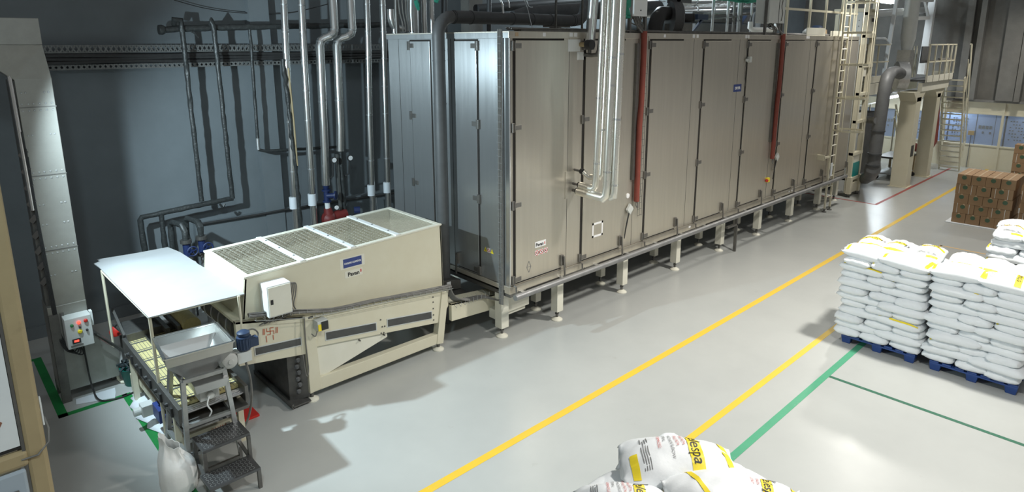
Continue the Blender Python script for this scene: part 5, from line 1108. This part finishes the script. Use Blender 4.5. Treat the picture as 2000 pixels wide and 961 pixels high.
def printed(o, f, L, Wd, big=True, flip=1):
    # the printed face: yellow bands, black script on a yellow block and lines of small type
    patch(f, L, Wd, -.27*L/.64, -.23*L/.64, -Wd*.40, -Wd*.05, 'yellow_print', 'yellow_band', o); patch(f, L, Wd, .245*L/.64, .285*L/.64, -Wd*.42, Wd*.42, 'yellow_print', 'yellow_band', o)
    k = L/.64
    if big:
        patch(f, L, Wd, .045*k, .115*k, -.19*k, .10*k, 'yellow_print', 'yellow_block', o)
        lettering('elespa', .088*k, f, L, Wd, .058*k, .095*k, -math.pi/2, 'txt_black', 'lettering', o)
        lettering('d', .13*k, f, L, Wd, .055*k, .158*k, -math.pi/2, 'txt_black', 'lettering', o)
        for i, (s, c) in enumerate((('PENNE PASTA', 'txt_red'), ('FUSILLI PASTA', 'txt_red'), ('MACARONI ELBOW', 'txt_grey'), ('SPIRAL', 'txt_grey'), ('VERMICELLI', 'txt_red'))): lettering(s, .024*k, f, L, Wd, (.015-.032*i)*k, .15*k-.012*i, -math.pi/2, c, 'lettering', o)
        for i in range(4): patch(f, L, Wd, (-.17-.012*i)*k, (-.165-.012*i)*k, -.14*k, .12*k-.02*(i % 3), 'txt_grey', 'small_print', o, n=5)
for_used = []
def pallet(x0, x1, y0, y1, lab):
    t = thing('pallet', lab, 'pallet', ((x0+x1)/2, (y0+y1)/2, 0), 'blue plastic pallets')
    b = MB()
    for i in range(7): yy = y0+(y1-y0-.11)*i/6; b.box(x0, x1, yy, yy+.11, .12, .145)
    for x in (x0, (x0+x1)/2-.05, x1-.1): b.box(x, x+.10, y0, y1, .095, .12)
    b.build('deck', m['blue_pal'], t, bevel=.006)
    for x in (x0, (x0+x1)/2-.07, x1-.14):
        for y in (y0, (y0+y1)/2-.07, y1-.14): MB().hexa([(x+.02, y+.015, 0), (x+.12, y+.015, 0), (x+.12, y+.125, 0), (x+.02, y+.125, 0), (x, y, .10), (x+.14, y, .10), (x+.14, y+.14, .10), (x, y+.14, .10)]).build('block', m['blue_pal'], t, bevel=.006)
    return t
ordn = ['bottom', 'second', 'third', 'fourth', 'fifth', 'sixth', 'seventh', 'eighth', 'ninth', 'tenth', 'eleventh', 'twelfth', 'thirteenth']
def stack(x0, y0, nl, name, seed, grp, z0=.145, pitch=.112, lo=0):
    R = random.Random(seed); where = ['dryer side', 'between neighbours', 'open floor side']
    for k in range(lo, nl):
        z = z0+k*pitch
        if k % 2 == 0: # front row: three ends side by side, behind it two lying across
            slots = [(x0+.30, y0-.17-.37*i, 0, where[i]) for i in range(3)]+[(x0+.84, y0-.28-.53*i, 1, where[2*i]) for i in range(2)]
        else:
            slots = [(x0+.19, y0-.27-.54*i, 1, where[2*i]) for i in range(2)]+[(x0+.74, y0-.17-.37*i, 0, where[i]) for i in range(3)]
        for q, (x, y, rot, wh) in enumerate(slots):
            tp_ = k == nl-1; me, f = (top_protos[R.randrange(4)] if tp_ else protos[R.randrange(7)])
            o = bpy.data.objects.new('sack', me); col.objects.link(o)
            a = (math.pi/2 if rot else 0)+R.uniform(-.09, .09)+(math.pi if R.random() < .5 else 0)
            o.location = (x+R.uniform(-.05, .035), y+R.uniform(-.035, .035), z+R.uniform(0, .006)-(.022 if tp_ else 0)); o.rotation_euler = (R.uniform(-.03, .03), R.uniform(-.025, .025)*(2 if tp_ else 1), a)
            if not rot: o.scale = (1, .95, 1)
            tag(o, '%s white sack, %s, %s layer %s' % ('crosswise' if rot else 'end-on', wh, 'top' if k == nl-1 else ordn[k], name), 'sack', grp)
            ORG[o.name] = V(0, 0, 0); h = R.random()
            if k == nl-1 and h < .7: printed(o, f, .68, .44, big=h < .35)
            elif h < .18: patch(f, L0, W0, .20, .25, -.17, .17, 'yellow_print', 'yellow_band', o); patch(f, L0, W0, -.28, .1, .165, .19, 'yellow_print', 'yellow_band', o)
pallet(9.95, 11.15, 2.19, 3.19, 'blue plastic pallet under the sack stack that crosses the green line')
stack(9.92, 3.26, 12, 'of the stack crossing the green line', 21, 'sacks on the pallet crossing the green line')
pallet(9.95, 11.15, 1.01, 2.01, 'blue plastic pallet under the second sack stack from the dryer')
stack(9.92, 2.08, 12, 'of the second stack from the dryer', 33, 'sacks on the second pallet from the dryer')
pallet(12.1, 13.3, .75, 1.75, 'blue plastic pallet under the sack stack just before the cartons')
stack(12.1, 1.87, 13, 'of the stack before the cartons', 5, 'sacks on the pallet before the cartons', lo=6)
MB().box(12.12, 13.28, .78, 1.73, .145, .81).build('shrink_wrapped_load', m['sack'], label='wrapped white lower load of the stack before the cartons', cat='load', bevel=.04)
pallet(2.65, 3.95, 1.45, 2.45, 'blue plastic pallet under the sack stack that stands alone by the yellow lines')
# nearest stack at the bottom edge: lower layers plain, three bulging printed sacks on top
def near(x, y, z, rot, seed, lab, tilt=(0, 0), L=.78, Wd=.54, T=.22, pr=True, up=.35):
    me, f = sack_mesh('sack', L, Wd, T, seed, up, True)
    o = bpy.data.objects.new('sack', me); col.objects.link(o); o.location = (x, y, z); o.rotation_euler = (tilt[0], tilt[1], rot); ORG[o.name] = V(0, 0, 0)
    tag(o, lab, 'sack', 'sacks on the lone pallet')
    if pr: printed(o, f, L, Wd)
    return o
for k in range(13):
    for q, (x, y) in enumerate(((2.97, 2.20), (2.97, 1.70), (3.63, 2.20), (3.63, 1.70))):
        me, f = protos[(k+q) % 5]; o = bpy.data.objects.new('sack', me); col.objects.link(o); o.location = (x+rnd.uniform(-.02, .02), y, .145+.112*k); o.rotation_euler = (0, 0, rnd.uniform(-.05, .05)+(math.pi if q % 2 else 0)); o.scale = (1.03, 1.16, 1)
        tag(o, 'plain white sack, '+['near end, dryer side', 'near end, open floor side', 'far end, dryer side', 'far end, open floor side'][q]+', '+ordn[k]+' layer of the lone stack', 'sack', 'sacks on the lone pallet'); ORG[o.name] = V(0, 0, 0)
# top sacks
near(3.44, 2.02, 1.60, -.80, 71, 'large printed white sack bulging on top of the lone stack, far end')
near(3.50, 1.52, 1.55, -1.0, 72, 'printed white sack on top of the lone stack beside the large one', L=.62, Wd=.44)
near(2.86, 2.02, 1.56, -.80, 73, 'printed white sack on top of the lone stack, at its near corner', L=.66, Wd=.46)
o = near(3.30, 1.66, 1.70, -.55, 74, 'topmost white sack with one yellow stripe, folded between the printed ones', L=.58, Wd=.42, T=.15, pr=False)
_, f_ = sack_mesh('sack', .58, .42, .15, 74, .35, True); patch(f_, .58, .42, -.13, -.10, -.19, .19, 'yellow_print', 'yellow_band', o)

# ================================================================== cartons
def carton(x, y, z, dx, dy, dz, lab, grp, long_, R):
    jx, jy = R.uniform(-.008, .008), R.uniform(-.004, .004)
    x += jx; y += jy
    b = MB().box(x, x+dx, y, y+dy, z, z+dz-.004)
    o = b.build('carton', m['carton'], label=lab, cat='box', group=grp, bevel=.006, loc=(x+dx/2, y+dy/2, z))
    c = y+dy/2
    MB().lathe([(.052, 0), (.052, .002)], (x-.0005, c+(0 if not long_ else .02), z+dz*.68), (-1, 0, 0), 16).build('emblem', m['emblem'], o)
    if long_:
        for s in (.22, .80): MB().box(x-.002, x+dx+.002, y+dy*s, y+dy*s+.010, z-.0, z+dz).build('strap', m['strap'], o)
    MB().box(x-.0015, x+dx+.0015, c-.02, c+.02, z+dz*.82, z+dz).build('tape', m['tape'], o)
    return o
def cstack(x0, y0, layers, name, grp, seed, depth=3, dz=.25, lift=.02):
    R = random.Random(seed)
    for k in range(layers):
        rows = [(.30, .40, False)]*4 if k % 2 == 0 else [(.445, .33, True), (.29, .40, False), (.445, .33, True)]
        for d in range(depth):
            y = y0
            for i, (w, dd, lg) in enumerate(rows):
                y -= w
                where = (['first', 'second', 'third', 'fourth'] if len(rows) == 4 else ['first strapped', 'middle', 'last strapped'])[i]
                carton(x0+.36*d, y, lift+k*dz, .355, w-.008, dz, '%s brown carton, %s, %s layer %s' % (where, ['aisle row', 'second row', 'third row'][d], 'top' if k == layers-1 else ordn[k], name), grp, lg, R)
def skid(x0, x1, y0, y1, lab):
    MB().box(x0, x1, y0, y1, .001, .018).build('slip_sheet', m['paper'], label=lab, cat='sheet', loc=((x0+x1)/2, (y0+y1)/2, 0))
skid(18.98, 20.2, 2.55, 3.95, 'pale slip sheet under the carton stack beside the yellow line'); cstack(19.08, 3.85, 5, 'of the carton stack beside the yellow line', 'cartons in the stack beside the yellow line', 3)
skid(18.9, 20.1, 1.2, 2.52, 'pale slip sheet under the carton stack behind the far sacks'); cstack(19.0, 2.50, 5, 'of the carton stack behind the far sacks', 'cartons in the stack behind the far sacks', 4, depth=2)
skid(21.95, 23.2, 2.0, 3.4, 'pale slip sheet under the tall far carton stack'); cstack(22.0, 3.23, 7, 'of the tall far carton stack', 'cartons in the tall far stack', 6, depth=1)
